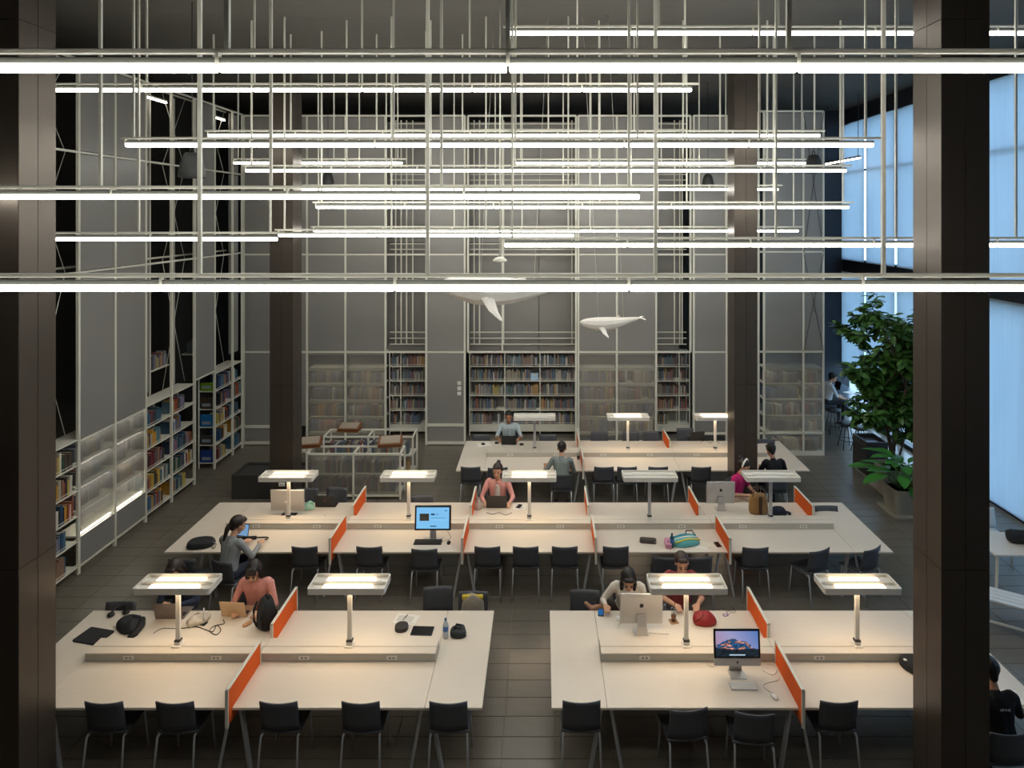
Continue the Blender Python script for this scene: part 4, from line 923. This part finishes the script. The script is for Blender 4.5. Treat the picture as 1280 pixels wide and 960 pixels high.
mouse(968, 872, mat('white_gloss', '#e8e6e2', .3), 'white mouse beside the small white keyboard', 20); mouse(561, 679, black_pl, 'black mouse beside the black keyboard'); mouse(773, 774, mat('white_gloss', '#e8e6e2', .3), 'white mouse behind the silver computer of the woman in white')
def cable(pts, m, lab, r=.004, z=HT):
    P = [px(x, y, z) + Vector((0, 0, r)) for x, y in pts]; out = []
    for i in range(len(P) - 1):
        a, b, c, d = P[max(i-1, 0)], P[i], P[i+1], P[min(i+2, len(P)-1)]
        for k in range(5):
            t = k/5; out.append(.5*((2*b) + (c - a)*t + (2*a - 5*b + 4*c - d)*t*t + (3*b - a - 3*c + d)*t**3))
    out.append(P[-1]); c0 = out[0].copy(); c0.z = z
    o = MB().tube([q - c0 for q in out], r, 6).build('cable', m); o.location = c0; tag(o, lab, 'cable')
cable([(953, 838), (962, 843), (968, 843), (971, 837), (966, 832), (958, 830)], cable_w, 'white cable looped beside the mountain wallpaper computer'); cable([(967, 868), (958, 862), (954, 857), (962, 853), (972, 851), (974, 846)], cable_w, 'white cable running to the white mouse')
cable([(893, 834), (887, 833), (884, 829), (888, 824)], cable_w, 'short white cable hooked behind the mountain wallpaper computer')
cable([(772, 786), (774, 780), (784, 778), (794, 782), (804, 790), (820, 792), (836, 793)], cable_w, 'white cable curling behind the silver computer')
cable([(226, 786), (235, 785), (246, 784), (258, 788), (266, 790), (271, 782), (276, 788), (270, 794), (262, 789), (268, 783), (280, 780), (279, 775)], cable_b, 'black charger cable tangled beside the lit lamp', .005); cable([(192, 792), (198, 788), (204, 786), (214, 786), (224, 786)], cable_b, 'black cable lying beside the crumpled jacket')
cable([(547, 678), (556, 676), (563, 673), (562, 668), (559, 664)], cable_b, 'thin cable from the black monitor to its mouse', .003)
cable([(338, 648), (346, 645), (342, 651), (352, 652), (344, 655)], cable_w, 'white cable heaped under the plain silver monitor'); cable([(395, 651), (398, 645), (402, 649), (406, 644), (409, 650), (413, 645)], cable_b, 'black cable in front of the dark laptop with the red mark')
cable([(608, 641), (616, 643), (624, 641), (632, 644), (640, 641)], cable_b, 'black cable in front of the pink cardigan laptop'); cable([(876, 553), (882, 551), (888, 554), (893, 551), (899, 554)], cable_b, 'black cable heaped behind the small black laptop')
cable([(510, 783), (516, 779), (520, 783), (516, 789)], cable_w, 'white earphone cord between pouch and tablet', .003)
laptop(293, 771, .34, 176, gold_alu, 'gold laptop of the pink shirted woman'); laptop(212, 774, .36, 180, grey_alu, 'grey laptop open behind the lit lamp pole', logo=mat('lid_mark_grey', '#5f5752', .4))
laptop(621, 635, .37, 180, mat('dark_lid', '#3d3a38', .4, .3), 'dark laptop of the woman in the pink cardigan'); laptop(636, 556, .34, 180, black_pl, 'black laptop of the man in pale blue'); laptop(871, 551, .34, 188, black_pl, 'small black laptop standing open with nobody at it')
laptop(407, 634, .36, 180, black_pl, 'dark laptop with a red mark on its lid', logo=mat('lid_red', '#b8342c', .5)); laptop(300, 671, .3, -14, black_pl, 'tablet computer with a lit blue screen before the grey dressed woman', 100, emat('tablet_blue', '#6f95b8', .5)); laptop(1046, 486, .34, -90, black_pl, 'black laptop on the window counter', z=.78)
# headphones
p = px(148, 769, HT); o = thing('headphones', 'black over ear headphones lying on the table by the crumpled jacket', 'headphones', p, R(20))
MB().tube([(.085*math.cos(R(t)), .1*math.sin(R(t)) + .02, .03 + .02*math.sin(R(t))) for t in range(0, 181, 15)], .011, 8).build('headband', black_pl, o)
for s in (-1, 1): MB().lathe([(.02, 0), (.042, .004), (.044, .02), (.036, .034), (.02, .036)], 16, 0, Matrix.Translation((s*.085, .01, .005))).build('ear_cup', black_pl, o)
def slab(name, x, y, w, d, h, m, lab, cat, yaw=0, r=.012, z=HT, extra=None):
    p = px(x, y, z); o = thing(name, lab, cat, p, R(yaw)); q = rrect(w, d, min(r, w*.45, d*.45))
    MB().loft([[(a, b, 0) for a, b in q], [(a*1.0, b*1.0, h*.8) for a, b in q], [(a*.985, b*.98, h) for a, b in q]], smooth=False).build('body', m, o)
    if extra: extra(o, w, d, h)
    return o
def screen_top(o, w, d, h): MB().box(-w*.45, w*.45, -d*.45, d*.45, h, h + .0012).build('screen', mat('dark_screen', '#101216', .15), o)
def zip_top(o, w, d, h): MB().tube([(a*.97, b*.97, h*.72) for a, b in rrect(w, d, .02)] , .004, 5).build('zip', mat('zip_grey', '#4a4c50', .4, .5), o); MB().cbox(w*.4, w*.47, -d*.52, -d*.47, h*.4, h*.7, .002).build('zip_pull', silver, o)
slab('laptop_sleeve', 117, 796, .36, .26, .02, black_fab, 'flat black laptop sleeve at the corner by the headphones', 'sleeve', -12, .02, extra=zip_top)
slab('tablet', 528, 789, .27, .17, .009, mat('tablet_dark', '#1b2030', .2), 'dark tablet lying flat beside the round black pouch', 'tablet', -2, extra=screen_top)
def round_seam(o, w, d, h): MB().tube([(.082*math.cos(t), .082*math.sin(t), h*.5) for t in [k*math.pi/10 for k in range(21)]], .004, 5).build('zip', mat('zip_grey', '#4a4c50', .4, .5), o)
slab('round_pouch', 502, 786, .165, .165, .045, mat('pouch_brown_black', '#2b2624', .7), 'round dark zipped pouch on the table by the tablet', 'pouch', 0, .08, extra=round_seam)
slab('paper_sheet', 508, 774, .3, .2, .003, paper, 'white paper sheet under the pens by the round pouch', 'paper', -10, .004, extra=lambda o, w, d, h: MB().box(-w*.4, w*.3, -d*.3, d*.3, h, h + .0005).build('printed_area', mat('print_grey', '#c9c6c0', .8), o))
def pens(x, y, lab):
    p = px(x, y, HT); o = thing('pen', lab, 'pen', p + Vector((0, 0, .004)), R(70)); MB().tube([(-.06, 0, .005), (.05, 0, .005), (.065, 0, .005)], [.005, .005, .001], 6).build('barrel', black_pl, o); MB().box(-.06, -.02, -.0015, .0015, .009, .012).build('clip', silver, o)
pens(507, 772, 'black pen lying on the white paper sheet')
def bottle(x, y, h, r, m, cm, lab, z=HT):
    p = px(x, y, z); o = thing('bottle', lab, 'bottle', p)
    MB().lathe([(r*.9, 0), (r, .01), (r, h*.3), (r*.93, h*.33), (r, h*.36), (r, h*.66), (r*.8, h*.76), (r*.4, h*.86), (r*.38, h*.9)], 16).build('body', m, o); MB().lathe([(r*.45, h*.9), (r*.45, h), (r*.4, h*1.005)], 14).build('cap', cm, o)
    MB().lathe([(r*1.015, h*.38), (r*1.015, h*.62)], 16, cap=False).build('label', mat('bottle_label', '#4f79b8', .5), o)
bottle(557, 797, .24, .035, mat('clear_plastic', '#bcc6cc', .15), mat('cap_blue', '#3d6f86', .5), 'clear water bottle with a blue label beside the black bag'); bottle(840, 684, .22, .033, mat('teal_plastic', '#1f5a60', .35), mat('cap_teal', '#153f45', .5), 'dark teal bottle beside the striped bag')
def soft(name, x, y, dims, m, lab, cat, yaw=0, seed=1, z=HT, top=.75, n=16, extra=None, lump=.08):
    p = px(x, y, z); o = thing(name, lab, cat, p, R(yaw)); rr = random.Random(seed); w, d, h = dims; rings = []
    ph = [rr.uniform(0, 6.28) for _ in range(4)]
    for zz, k in ((0, .93), (.06, 1), (.3, 1.02), (.6, .95), (.85, top), (.97, top*.72), (1.0, top*.3)):
        rings.append([(w/2*k*(1 + lump*math.sin(3*a + ph[0] + zz*3))*abs(math.cos(a))**.75*(1 if math.cos(a) > 0 else -1), d/2*k*(1 + lump*math.sin(2*a + ph[1] - zz*2))*abs(math.sin(a))**.75*(1 if math.sin(a) > 0 else -1), h*zz*(1 + lump*.8*math.sin(2*a + ph[2]))) for a in [2*math.pi*i/n for i in range(n)]])
    b = MB().loft(rings).build('body', m, o); sb = b.modifiers.new('s', 'SUBSURF'); sb.levels = sb.render_levels = 1
    if extra: extra(o, w, d, h)
    return o
def handles(m, k=.35, hh=.14):
    def f(o, w, d, h):
        for s in (-1, 1): MB().tube([(w*k*math.cos(t), s*d*.22, h*.9 + hh*math.sin(t)) for t in [j*math.pi/8 for j in range(9)]], .008, 6).build('handle', m, o)
    return f
def straps(m):
    def f(o, w, d, h):
        for s in (-1, 1): MB().tube([(s*w*.25, -d*.42, h*.9), (s*w*.3, -d*.62, h*.65), (s*w*.3, -d*.6, h*.3), (s*w*.22, -d*.45, h*.08)], .014, 6).build('strap', m, o)
        MB().cbox(-w*.33, w*.33, d*.36, d*.58, h*.1, h*.5, .03).build('front_pocket', m, o); MB().tube([(-.05, 0, h*.95), (0, 0, h*1.07), (.05, 0, h*.95)], .01, 6).build('grab_loop', m, o)
    return f
def drape(o, w, d, h):
    MB().tube([(w*.3, d*.3, h*.8), (w*.5, d*.1, h*.6), (w*.62, -d*.3, .03), (w*.6, -d*.6, .02)], [.04, .045, .035, .03], 8).build('sleeve', black_fab, o); MB().tube([(-w*.4, -d*.1, h*.5), (-w*.1, d*.2, h*.95), (w*.2, d*.3, h*.9)], .02, 8).build('collar', navy_fab, o)
soft('jacket', 163, 784, (.36, .26, .11), mat('jacket_dark', '#24262b', .85, var=.3, scale=20, bump=.3), 'crumpled dark jacket lying beside the cable box', 'jacket', -25, 3, extra=drape, lump=.14)
soft('backpack', 333, 783, (.26, .2, .38), mat('backpack_black', '#20252a', .8, var=.2, scale=50, bump=.2), 'black backpack leaning against the orange divider', 'backpack', -30, 5, extra=straps(black_fab))
def cup(x, y, h, lab, m, liq):
    p = px(x, y, HT); o = thing('drink_cup', lab, 'cup', p); MB().lathe([(.03, 0), (.04, h), (.037, h), (.028, .006), (.002, .005)], 16, cap=False).build('cup', m, o); MB().lathe([(.028, .007), (.033, h*.45), (.001, h*.452)], 14).build('drink', liq, o)
    MB().lathe([(.042, h), (.042, h + .008), (.02, h + .02), (.001, h + .02)], 16).build('lid', m, o); MB().tube([(0, 0, h*.3), (.015, 0, h + .08)], .004, 6).build('straw', black_pl, o)
clr = glass_m
cup(842, 776, .15, 'clear takeaway cup with brown drink before the red bag', clr, mat('iced_coffee', '#7a4a2c', .3)); cup(723, 574, .15, 'clear cup of dark cola at the orange divider by the book wall', clr, mat('cola', '#3a1712', .2))
slab('coaster', 842, 777, .11, .11, .004, mat('coaster_brown', '#a3805c', .7), 'square brown coaster under the takeaway cup', 'coaster', 10, extra=lambda o, w, d, h: MB().box(-.04, .04, -.04, .04, h, h + .0005).build('inlay', mat('inlay', '#8c6a4a', .7), o))
bpy.data.objects['drink_cup'].location.z += .0045
soft('handbag', 880, 778, (.3, .2, .14), mat('red_leather', '#8e1c20', .5, var=.15, scale=15, bump=.15), 'soft dark red bag beside the lit lamp pole', 'bag', -8, 8, top=.6, extra=lambda o, w, d, h: MB().tube([(-w*.3, -.02, h*.8), (-w*.42, -.08, h*.4), (-w*.2, -.1, h*.75), (w*.1, 0, h*.95)], .006, 6).build('cord', mat('red_cord', '#6d1518', .6), o))
slab('phone', 751, 766, .075, .15, .009, black_pl, 'black phone beside the bare end of the mountain screen table', 'phone', -6, extra=lambda o, w, d, h: MB().box(-w*.42, w*.42, -d*.4, d*.4, h, h + .001).build('screen', emat('phone_blue', '#2f6aa6', .35), o))
slab('card', 907, 769, .07, .05, .002, mat('purple_card', '#7c3a8a', .6), 'small purple card next to the red bag', 'card', 15, extra=lambda o, w, d, h: MB().box(-.02, .02, -.01, .01, h, h + .0004).build('print', paper, o))
p = px(914, 767, HT); o = thing('spectacles', 'thin spectacles lying beside the purple card', 'glasses', p, R(15))
for s in (-1, 1): MB().tube([(s*.035 + .026*math.cos(t), 0, .022 + .02*math.sin(t)) for t in [k*math.pi/6 for k in range(13)]], .002, 5).build('rim', black_pl, o); MB().tube([(s*.06, 0, .03), (s*.062, .1, .025), (s*.06, .13, .003)], .002, 5).build('temple', black_pl, o)
soft('shoulder_bag', 573, 792, (.2, .22, .07), mat('bag_black_green', '#262b2b', .75, var=.2, scale=40, bump=.2), 'small black zipped bag beside the water bottle', 'bag', 12, 11, top=.88, extra=lambda o, w, d, h: (MB().tube([(-w*.3, -d*.1, h), (-w*.1, d*.3, h*1.15), (w*.2, d*.2, h*1.1), (w*.1, -d*.15, h*1.05), (-w*.2, d*.05, h*1.1)], .009, 6).build('strap', black_fab, o), MB().cbox(w*.42, w*.47, -d*.5, -d*.4, h*.4, h*.7, .002).build('zip_pull', silver, o)))
def tote_top(o, w, d, h): MB().cbox(-w*.44, w*.44, -d*.2, d*.2, h*.86, h*1.0, .01).build('yellow_lining', mat('yellow_lining', '#cdb63c', .8), o); MB().box(-.05, .05, d*.5, d*.53, h*.3, h*.4).build('tote_print', mat('print_dark', '#4b4a48', .8), o)
ch = [q for q in bpy.data.objects if q.get('label') == 'black chair with a grey and yellow tote on it'][0]
p = ch.location; o = soft('tote_bag', 592, 740, (.32, .12, .38), mat('tote_grey', '#9c968c', .9, var=.15, scale=30, bump=.2), 'grey tote bag with yellow lining sitting on a black chair', 'bag', 180, 13, top=.9, extra=tote_top); o.location = (p.x, p.y + .12, .472)
soft('bag', 251, 682, (.42, .28, .1), black_fab, 'flat black bag on the longest table beside the grey dressed woman', 'bag', 10, 15, top=.94, extra=lambda o, w, d, h: MB().tube([(w*.45, -.05, h*.7), (w*.62, -.1, h*.5), (w*.6, -.18, .03), (w*.5, -.16, .03)], .008, 6).build('strap', mat('strap_grey', '#77777a', .6), o), lump=.03)
p = px(328, 674, HT); o = thing('umbrella', 'black umbrella with a curved handle lying on the longest table', 'umbrella', p, R(4)); MB().tube([(-.4, 0, .03), (-.38, 0, .03), (-.1, 0, .03)], [.006, .022, .03], 8).build('canopy', black_fab, o); MB().tube([(-.1, 0, .03), (.04, 0, .03), (.08, -.005, .03), (.1, -.03, .03), (.09, -.06, .03), (.06, -.065, .03)], .011, 8).build('handle', black_pl, o)
slab('pencil_case', 810, 678, .26, .09, .06, mat('pencil_case_grey', '#4b4341', .8), 'dark grey pencil case on the longest table', 'pencil case', -8, .04, extra=zip_top); slab('pencil_case', 835, 682, .1, .22, .07, mat('pink_vinyl', '#c98aa4', .5), 'pink vinyl case beside the dark teal bottle', 'pencil case', -5, .03, extra=lambda o, w, d, h: MB().box(-.015, .015, -d*.1, d*.02, h, h + .001).build('logo_patch', black_pl, o))
def stripes(o, w, d, h):
    for k, c in ((-.3, '#d8cf5a'), (0, '#e9e6da'), (.28, '#3f8fa6')): MB().tube([(-w*.46, k*d, h*.7), (-w*.1, k*d, h*1.0), (w*.1, k*d, h*1.0), (w*.46, k*d, h*.7)], .014, 6).build('stripe', cloth_mat(c), o)
    MB().tube([(w*.1, d*.4, h*.8), (w*.2, d*.62, h*1.1), (w*.42, d*.6, h*1.0), (w*.45, d*.4, h*.7)], .009, 6).build('handle', black_fab, o)
soft('striped_bag', 857, 679, (.46, .26, .1), cloth_mat('#5fa9ad'), 'teal striped cloth bag lying on the longest table', 'bag', 14, 17, top=.8, extra=stripes)
slab('paper_sheet', 874, 682, .26, .18, .003, paper, 'white papers beside the teal striped bag', 'paper', -18, .004, extra=lambda o, w, d, h: MB().box(.0, .2, -.02, .14, h, h + .002).build('loose_sheet', mat('sheet_cream', '#dcd6c4', .8), o)); slab('phone', 897, 681, .08, .15, .009, mat('phone_brown', '#4a3630', .5), 'brown cased phone near the last orange divider', 'phone', 8, extra=screen_top)
slab('paper_sheet', 649, 634, .2, .16, .003, paper, 'white paper beside the pink cardigan laptop', 'paper', 0, .004, extra=lambda o, w, d, h: MB().box(-w*.4, w*.4, -d*.4, d*.4, h, h + .0004).build('printed_area', mat('print_grey', '#c9c6c0', .8), o)); slab('phone', 649, 633, .075, .14, .009, black_pl, 'black phone on the white paper by the pink cardigan laptop', 'phone', -20, z=HT + .004, extra=screen_top)
soft('crumpled_bag', 597, 634, (.2, .24, .14), mat('clear_wrap', '#a89c94', .35, var=.4, scale=18), 'crumpled clear plastic bag beside the pink cardigan woman', 'bag', 0, 21, top=.6, lump=.2, extra=lambda o, w, d, h: MB().tube([(-.04, 0, h), (0, .02, h*1.25), (.05, 0, h)], .01, 6).build('bag_knot', mat('clear_wrap', '#a89c94'), o)); soft('crumpled_bag', 247, 778, (.26, .2, .1), mat('clear_wrap2', '#bdb5a8', .4, var=.3, scale=18), 'crumpled translucent bag beside the lit lamp and grey laptop', 'bag', 20, 22, top=.55, lump=.2, extra=lambda o, w, d, h: MB().tube([(-.04, 0, h), (0, .02, h*1.2), (.05, 0, h)], .01, 6).build('bag_knot', mat('clear_wrap2'), o))
p = px(254, 780, HT); o = thing('phone_holder', 'small dark footed metal holder next to the coiled black cable', 'holder', p, R(-12)); MB().cbox(-.045, .045, -.035, .035, 0, .012, .003).build('foot', black_pl, o); MB().tube([(0, 0, .01), (0, .01, .2)], .008, 7).build('stem', silver, o); MB().cbox(-.014, .014, -.002, .02, .03, .075, .004).build('grip', silver, o)
soft('wooden_mouse', 309, 781, (.07, .12, .03), mat('peach_wood', '#c4936a', .5), 'peach coloured oval case in front of the black backpack', 'case', -30, 23, top=.8, lump=.02, extra=lambda o, w, d, h: MB().tube([(w*.49*math.cos(t), d*.49*math.sin(t), h*.45) for t in [k*math.pi/8 for k in range(17)]], .0015, 5).build('seam', mat('seam_brown', '#8a6242', .6), o))
soft('cloth', 386, 636, (.2, .16, .12), cloth_mat('#9cc6b0'), 'crumpled mint green cloth beside the dark laptop', 'cloth', 0, 25, top=.6, lump=.2, extra=lambda o, w, d, h: MB().tube([(-w*.3, -d*.3, h*.6), (0, -d*.2, h*1.05), (w*.3, d*.1, h*.7)], .02, 6).build('fold', cloth_mat('#86b49c'), o))
soft('handbag', 948, 641, (.34, .18, .34), mat('brown_leather', '#9a7442', .55, var=.15, scale=12), 'brown leather handbag under the unlit lamp', 'bag', 4, 27, top=.95, lump=.03, extra=lambda o, w, d, h: (handles(mat('dark_leather', '#4a3020', .5))(o, w, d, h), MB().cbox(-.03, .03, -d*.56, -d*.5, h*.05, h*.95, .005).build('belt', mat('dark_leather', '#4a3020', .5), o)))
soft('sun_cap', 973, 642, (.28, .22, .11), navy_fab, 'navy soft cap beside the brown leather handbag', 'cap', 0, 29, top=.8, lump=.03, extra=lambda o, w, d, h: MB().prism([(w*.5 + .08*math.cos(t), .08*math.sin(t)) for t in [R(-80 + 20*k) for k in range(9)]], .005, .015).build('brim', navy_fab, o))
soft('bag', 1146, 836, (.3, .36, .1), black_fab, 'flat black bag partly behind the bronze column', 'bag', 30, 31, top=.9, lump=.03, extra=lambda o, w, d, h: MB().lathe([(.02, 0), (.02, .006), (.008, .008)], 12, 0, Matrix.Translation((-w*.35, d*.2, h*.93))).build('badge', paper, o))
slab('notebook', 1258, 872, .3, .21, .014, paper, 'open notebook in front of the man in the printed black shirt', 'notebook', -6, .006, extra=lambda o, w, d, h: MB().box(-.002, .002, -d*.49, d*.49, h, h + .002).build('fold', mat('print_grey', '#c9c6c0', .8), o))
slab('notebook', 605, 556, .3, .2, .014, paper, 'open notebook at the end of the table by the book wall', 'notebook', 12, .006, extra=lambda o, w, d, h: MB().box(-.06, .02, -.04, .06, h, h + .01).build('pen_roll', black_fab, o))
for x, y, lab in ((621, 554, 'small black puck beside the black laptop of the man in pale blue'), (652, 556, 'black phone lying by the man in pale blue')): slab('phone', x, y, .09, .09, .02, black_pl, lab, 'phone', 0, .03, extra=screen_top)

# ================================================================== WINDOW SIDE: COUNTER, STOOLS, PLANTS, WHITE TABLE
o = thing('window_counter', 'long narrow counter running along the windows', 'counter', (8.9, 16.4, 0))
MB().cbox(-.3, .35, -2.6, 2.9, .75, .78, .005).build('counter_top', mat('counter_grey', '#59626e', .25), o)
for y in (-2.4, -.6, 1.2, 2.7): MB().bar((0, y, 0), (0, y, .75), .06).build('leg', frame_dark, o)
st0 = None
for x, y, lab in ((1041, 541, 'round black stool by the person in white at the counter'), (1058, 560, 'round black stool standing second along the window counter'), (1075, 566, 'round black stool at the counter beside the dark cabinet')):
    p = px(x, y, 0)
    if st0 is None:
        st0 = thing('stool', lab, 'stool', p, 0, 'stools at the window counter')
        MB().lathe([(.0, .6), (.17, .6), (.2, .62), (.2, .65), (.17, .665), (.01, .655)], 18).build('seat', black_pl, st0)
        for k in range(4):
            a = R(45 + 90*k); MB().tube([(.08*math.cos(a), .08*math.sin(a), .6), (.22*math.cos(a), .22*math.sin(a), 0)], .011, 6).build('leg', frame_dark, st0)
        MB().tube([(.17*math.cos(t), .17*math.sin(t), .22) for t in [k*math.pi/10 for k in range(21)]], .008, 5).build('foot_ring', frame_dark, st0)
    else: dup(st0, p, 0, lab, 'stools at the window counter')
slab('magazine', 1062, 491, .3, .22, .012, paper, 'white magazine on the window counter', 'magazine', 20, .005, z=.78, extra=lambda o, w, d, h: MB().box(-.1, .1, -.06, .06, h, h + .0005).build('cover_print', mat('print_grey', '#c9c6c0', .8), o))
p = px(1083, 596, 0); o = thing('cabinet', 'dark cabinet with a recessed top standing before the counter', 'cabinet', p)
MB().cbox(0, .5, 0, .63, .02, .7, .006).build('body', dark_cab, o); MB().cbox(0, .5, 0, .04, .7, .78, .004).cbox(0, .04, .04, .63, .7, .78, .004).cbox(.46, .5, .04, .63, .7, .78, .004).cbox(.04, .46, .59, .63, .7, .78, .004).build('rim', dark_cab, o)
MB().cbox(-.02, .52, -.02, .65, 0, .02, .003).build('base_plate', mat('base_grey', '#8a8d90', .4), o)
slab('brochure', 1091, 554, .26, .2, .02, paper, 'pale brochure lying in the cabinet top', 'brochure', 0, .005, z=.702, extra=lambda o, w, d, h: MB().box(-.12, .12, -.08, .08, h, h + .0006).build('cover_print', mat('print_blue', '#8aa2b8', .8), o))
def pot(p, s, lab, lab_plant_name):
    o = thing(lab_plant_name, lab, 'plant', p)
    MB().cbox(-.36*s, .36*s, -.36*s, .36*s, 0, .05*s, .006).build('saucer', concrete, o)
    MB().loft([[(a*k, b*k, z*s) for a, b in rrect(.62*s, .62*s, .08*s)] for z, k in ((.05, .82), (.3, .93), (.52, 1), (.56, 1), (.56, .9), (.5, .88))], smooth=False).build('pot', concrete, o)
    MB().prism(rrect(.54*s, .54*s, .08*s), .46*s, .5*s).build('soil', soil, o); return o
def leaf_mesh(L, Wd, m, name='leaf', droop=.15):
    q = MB(); n = 6; vs = []; fs = []
    for i in range(n + 1):
        t = i/n; w = Wd*math.sin(math.pi*min(1, t*.92 + .06))**.8/2*(1 if i < n else .1); z = -droop*L*t*t
        vs += [(-w, t*L, z + w*.25), (0, t*L, z), (w, t*L, z + w*.25)]
    for i in range(n):
        for k in (0, 1): fs.append((i*3+k, i*3+k+1, i*3+k+4, i*3+k+3))
    vs2 = [(x, y, z - .002) for x, y, z in vs]; N = len(vs); fs2 = [tuple(N + i for i in f[::-1]) for f in fs]
    q.add(vs + vs2, fs + fs2, 0, None, True); return q
lr = random.Random(11)
# broad leaved plant in the nearer pot
pp = px(1128, 640, 0); o = pot(pp, .95, 'low broad leaved plant in a square concrete pot', 'broad_leaf_plant')
lm = leaf_mesh(.52, .24, leaf_big).mesh('leaf', leaf_big)
for k in range(30):
    a = k*2.399; el = lr.uniform(25, 80); L = lr.uniform(.3, .65); base = Vector((.06*math.cos(a), .06*math.sin(a), .46)); d = Vector((math.cos(a)*math.cos(R(el)), math.sin(a)*math.cos(R(el)), math.sin(R(el))))
    tip = base + d*L; MB().tube([base, base.lerp(tip, .5) + Vector((0, 0, .03)), tip], .008, 5).build('stem', mat('stem_green', '#4d6b34', .6), o)
    link('leaf', lm, o, tip, Euler((R(el*.5 - 25), lr.uniform(-.3, .3), a - math.pi/2))).scale = [lr.uniform(.75, 1.15)]*3
# tree in the farther pot
pp = px(1118, 614, 0); o = pot(pp, 1.0, 'tall glossy leaved tree in a square concrete pot by the blinds', 'indoor_tree')
tips = []
def branch(a, d, L, r, lev):
    pts = [a]; dd = d.copy()
    for k in range(4):
        dd = (dd + Vector((lr.uniform(-.16, .16), lr.uniform(-.16, .16), lr.uniform(-.02, .14)))).normalized(); pts.append(pts[-1] + dd*L/4)
    wood_mb.tube(pts, [r, r*.9, r*.8, r*.7, r*.55], 6)
    if lev < 3:
        for k in range(3 if lev else 5):
            t = lr.uniform(.35, 1); i = min(3, int(t*4)); b = pts[i].lerp(pts[i+1], t*4 - i)
            ang = lr.uniform(0, 6.28); nd = (dd*.6 + Vector((math.cos(ang), math.sin(ang), lr.uniform(-.05, .6)))*.75).normalized(); branch(b, nd, L*lr.uniform(.4, .6), r*.55, lev + 1)
    if lev >= 1: tips.extend((pts[i].lerp(pts[i+1], lr.random()), dd) for i in range(1, 4) for _ in range(2 if lev > 1 else 1))
wood_mb = MB(); branch(Vector((0, 0, .45)), Vector((.03, 0, 1)), 2.6, .035, 0); branch(Vector((.08, .03, .45)), Vector((-.16, .05, 1)), 2.1, .03, 0); branch(Vector((-.06, .05, .45)), Vector((.2, -.05, 1)), 2.5, .03, 0); branch(Vector((0, -.04, .45)), Vector((-.28, -.1, 1)), 1.5, .024, 0); branch(Vector((.05, .05, .45)), Vector((.3, .12, 1)), 1.6, .024, 0)
wood_mb.build('branches', bark, o)
lm = leaf_mesh(.19, .095, leaf_m).mesh('leaf', leaf_m); fol = leaf_mesh(.19, .095, leaf_m); fm = MB(); cnt = 0
for (b, d) in tips:
    for k in range(3):
        q = b + Vector((lr.uniform(-.06, .06), lr.uniform(-.06, .06), lr.uniform(-.05, .05)))
        e = Euler((lr.uniform(-.8, .5), lr.uniform(-.5, .5), lr.uniform(0, 6.28))); s = lr.uniform(.8, 1.35)
        if cnt < 280 and q.y < .2: link('leaf', lm, o, q, e).scale = (s, s, s); cnt += 1
        else: fm.add(fol.v, fol.f, 0, Matrix.LocRotScale(q, e, (s, s, s)), True)
tag(fm.build('foliage', leaf_m, o), kind='stuff')
# white table, chairs and rack beyond the bronze column
white_pl = mat('white_plastic', '#cfd2d2', .45)
o = thing('side_table', 'small white table carrying a black bolster beside the bronze column', 'table', (7.55, 9.92, 0))
MB().cbox(-.6, .6, -.35, .35, .71, .74, .005).build('table_top', table_white, o)
for s in (-1, 1):
    for t in (-1, 1): MB().bar((s*.52, t*.28, .71), (s*.56, t*.31, 0), .035).build('leg', white_metal, o)
o = thing('bolster', 'black rounded bolster cushion lying on the small white table', 'cushion', (7.72, 9.9, .741), R(-12)); MB().lathe([(.02, -.32), (.08, -.3), (.1, -.24), (.1, .24), (.08, .3), (.02, .32)], 16, 0, Matrix.Translation((0, 0, .1)) @ Matrix.Rotation(R(90), 4, 'Y')).build('cover', black_fab, o); MB().tube([(-.24, .1*math.cos(t), .1 + .1*math.sin(t)) for t in [k*math.pi/8 for k in range(17)]], .004, 5).build('piping', navy_fab, o)
wc = make_chair(white_pl, white_metal, 'white_chair'); wc.location = (7.72, 10.72, 0); wc.rotation_euler = (0, 0, R(180)); tag(wc, 'white chair behind the small white table with the bolster', None, 'white chairs')
dup(wc, (7.75, 9.2, 0), R(-25), 'white chair drawn up to the front of the small white table', 'white chairs')
o = thing('white_bench', 'low white slatted bench beside the bronze column', 'bench', (6.75, 9.0, 0), R(-32))
for k in range(4): MB().cbox(-.6, .6, -.2 + k*.1, -.11 + k*.1, .40, .43, .004).build('slat', white_pl, o)
for s in (-1, 1):
    for y in (-.16, .16): MB().bar((s*.52, y, 0), (s*.52, y, .4), .03).build('leg', white_metal, o)
    MB().bar((s*.52, -.16, .1), (s*.52, .16, .1), .025).build('stretcher', white_metal, o)
MB().bar((-.52, -.16, .1), (.52, -.16, .1), .025).build('stretcher', white_metal, o)
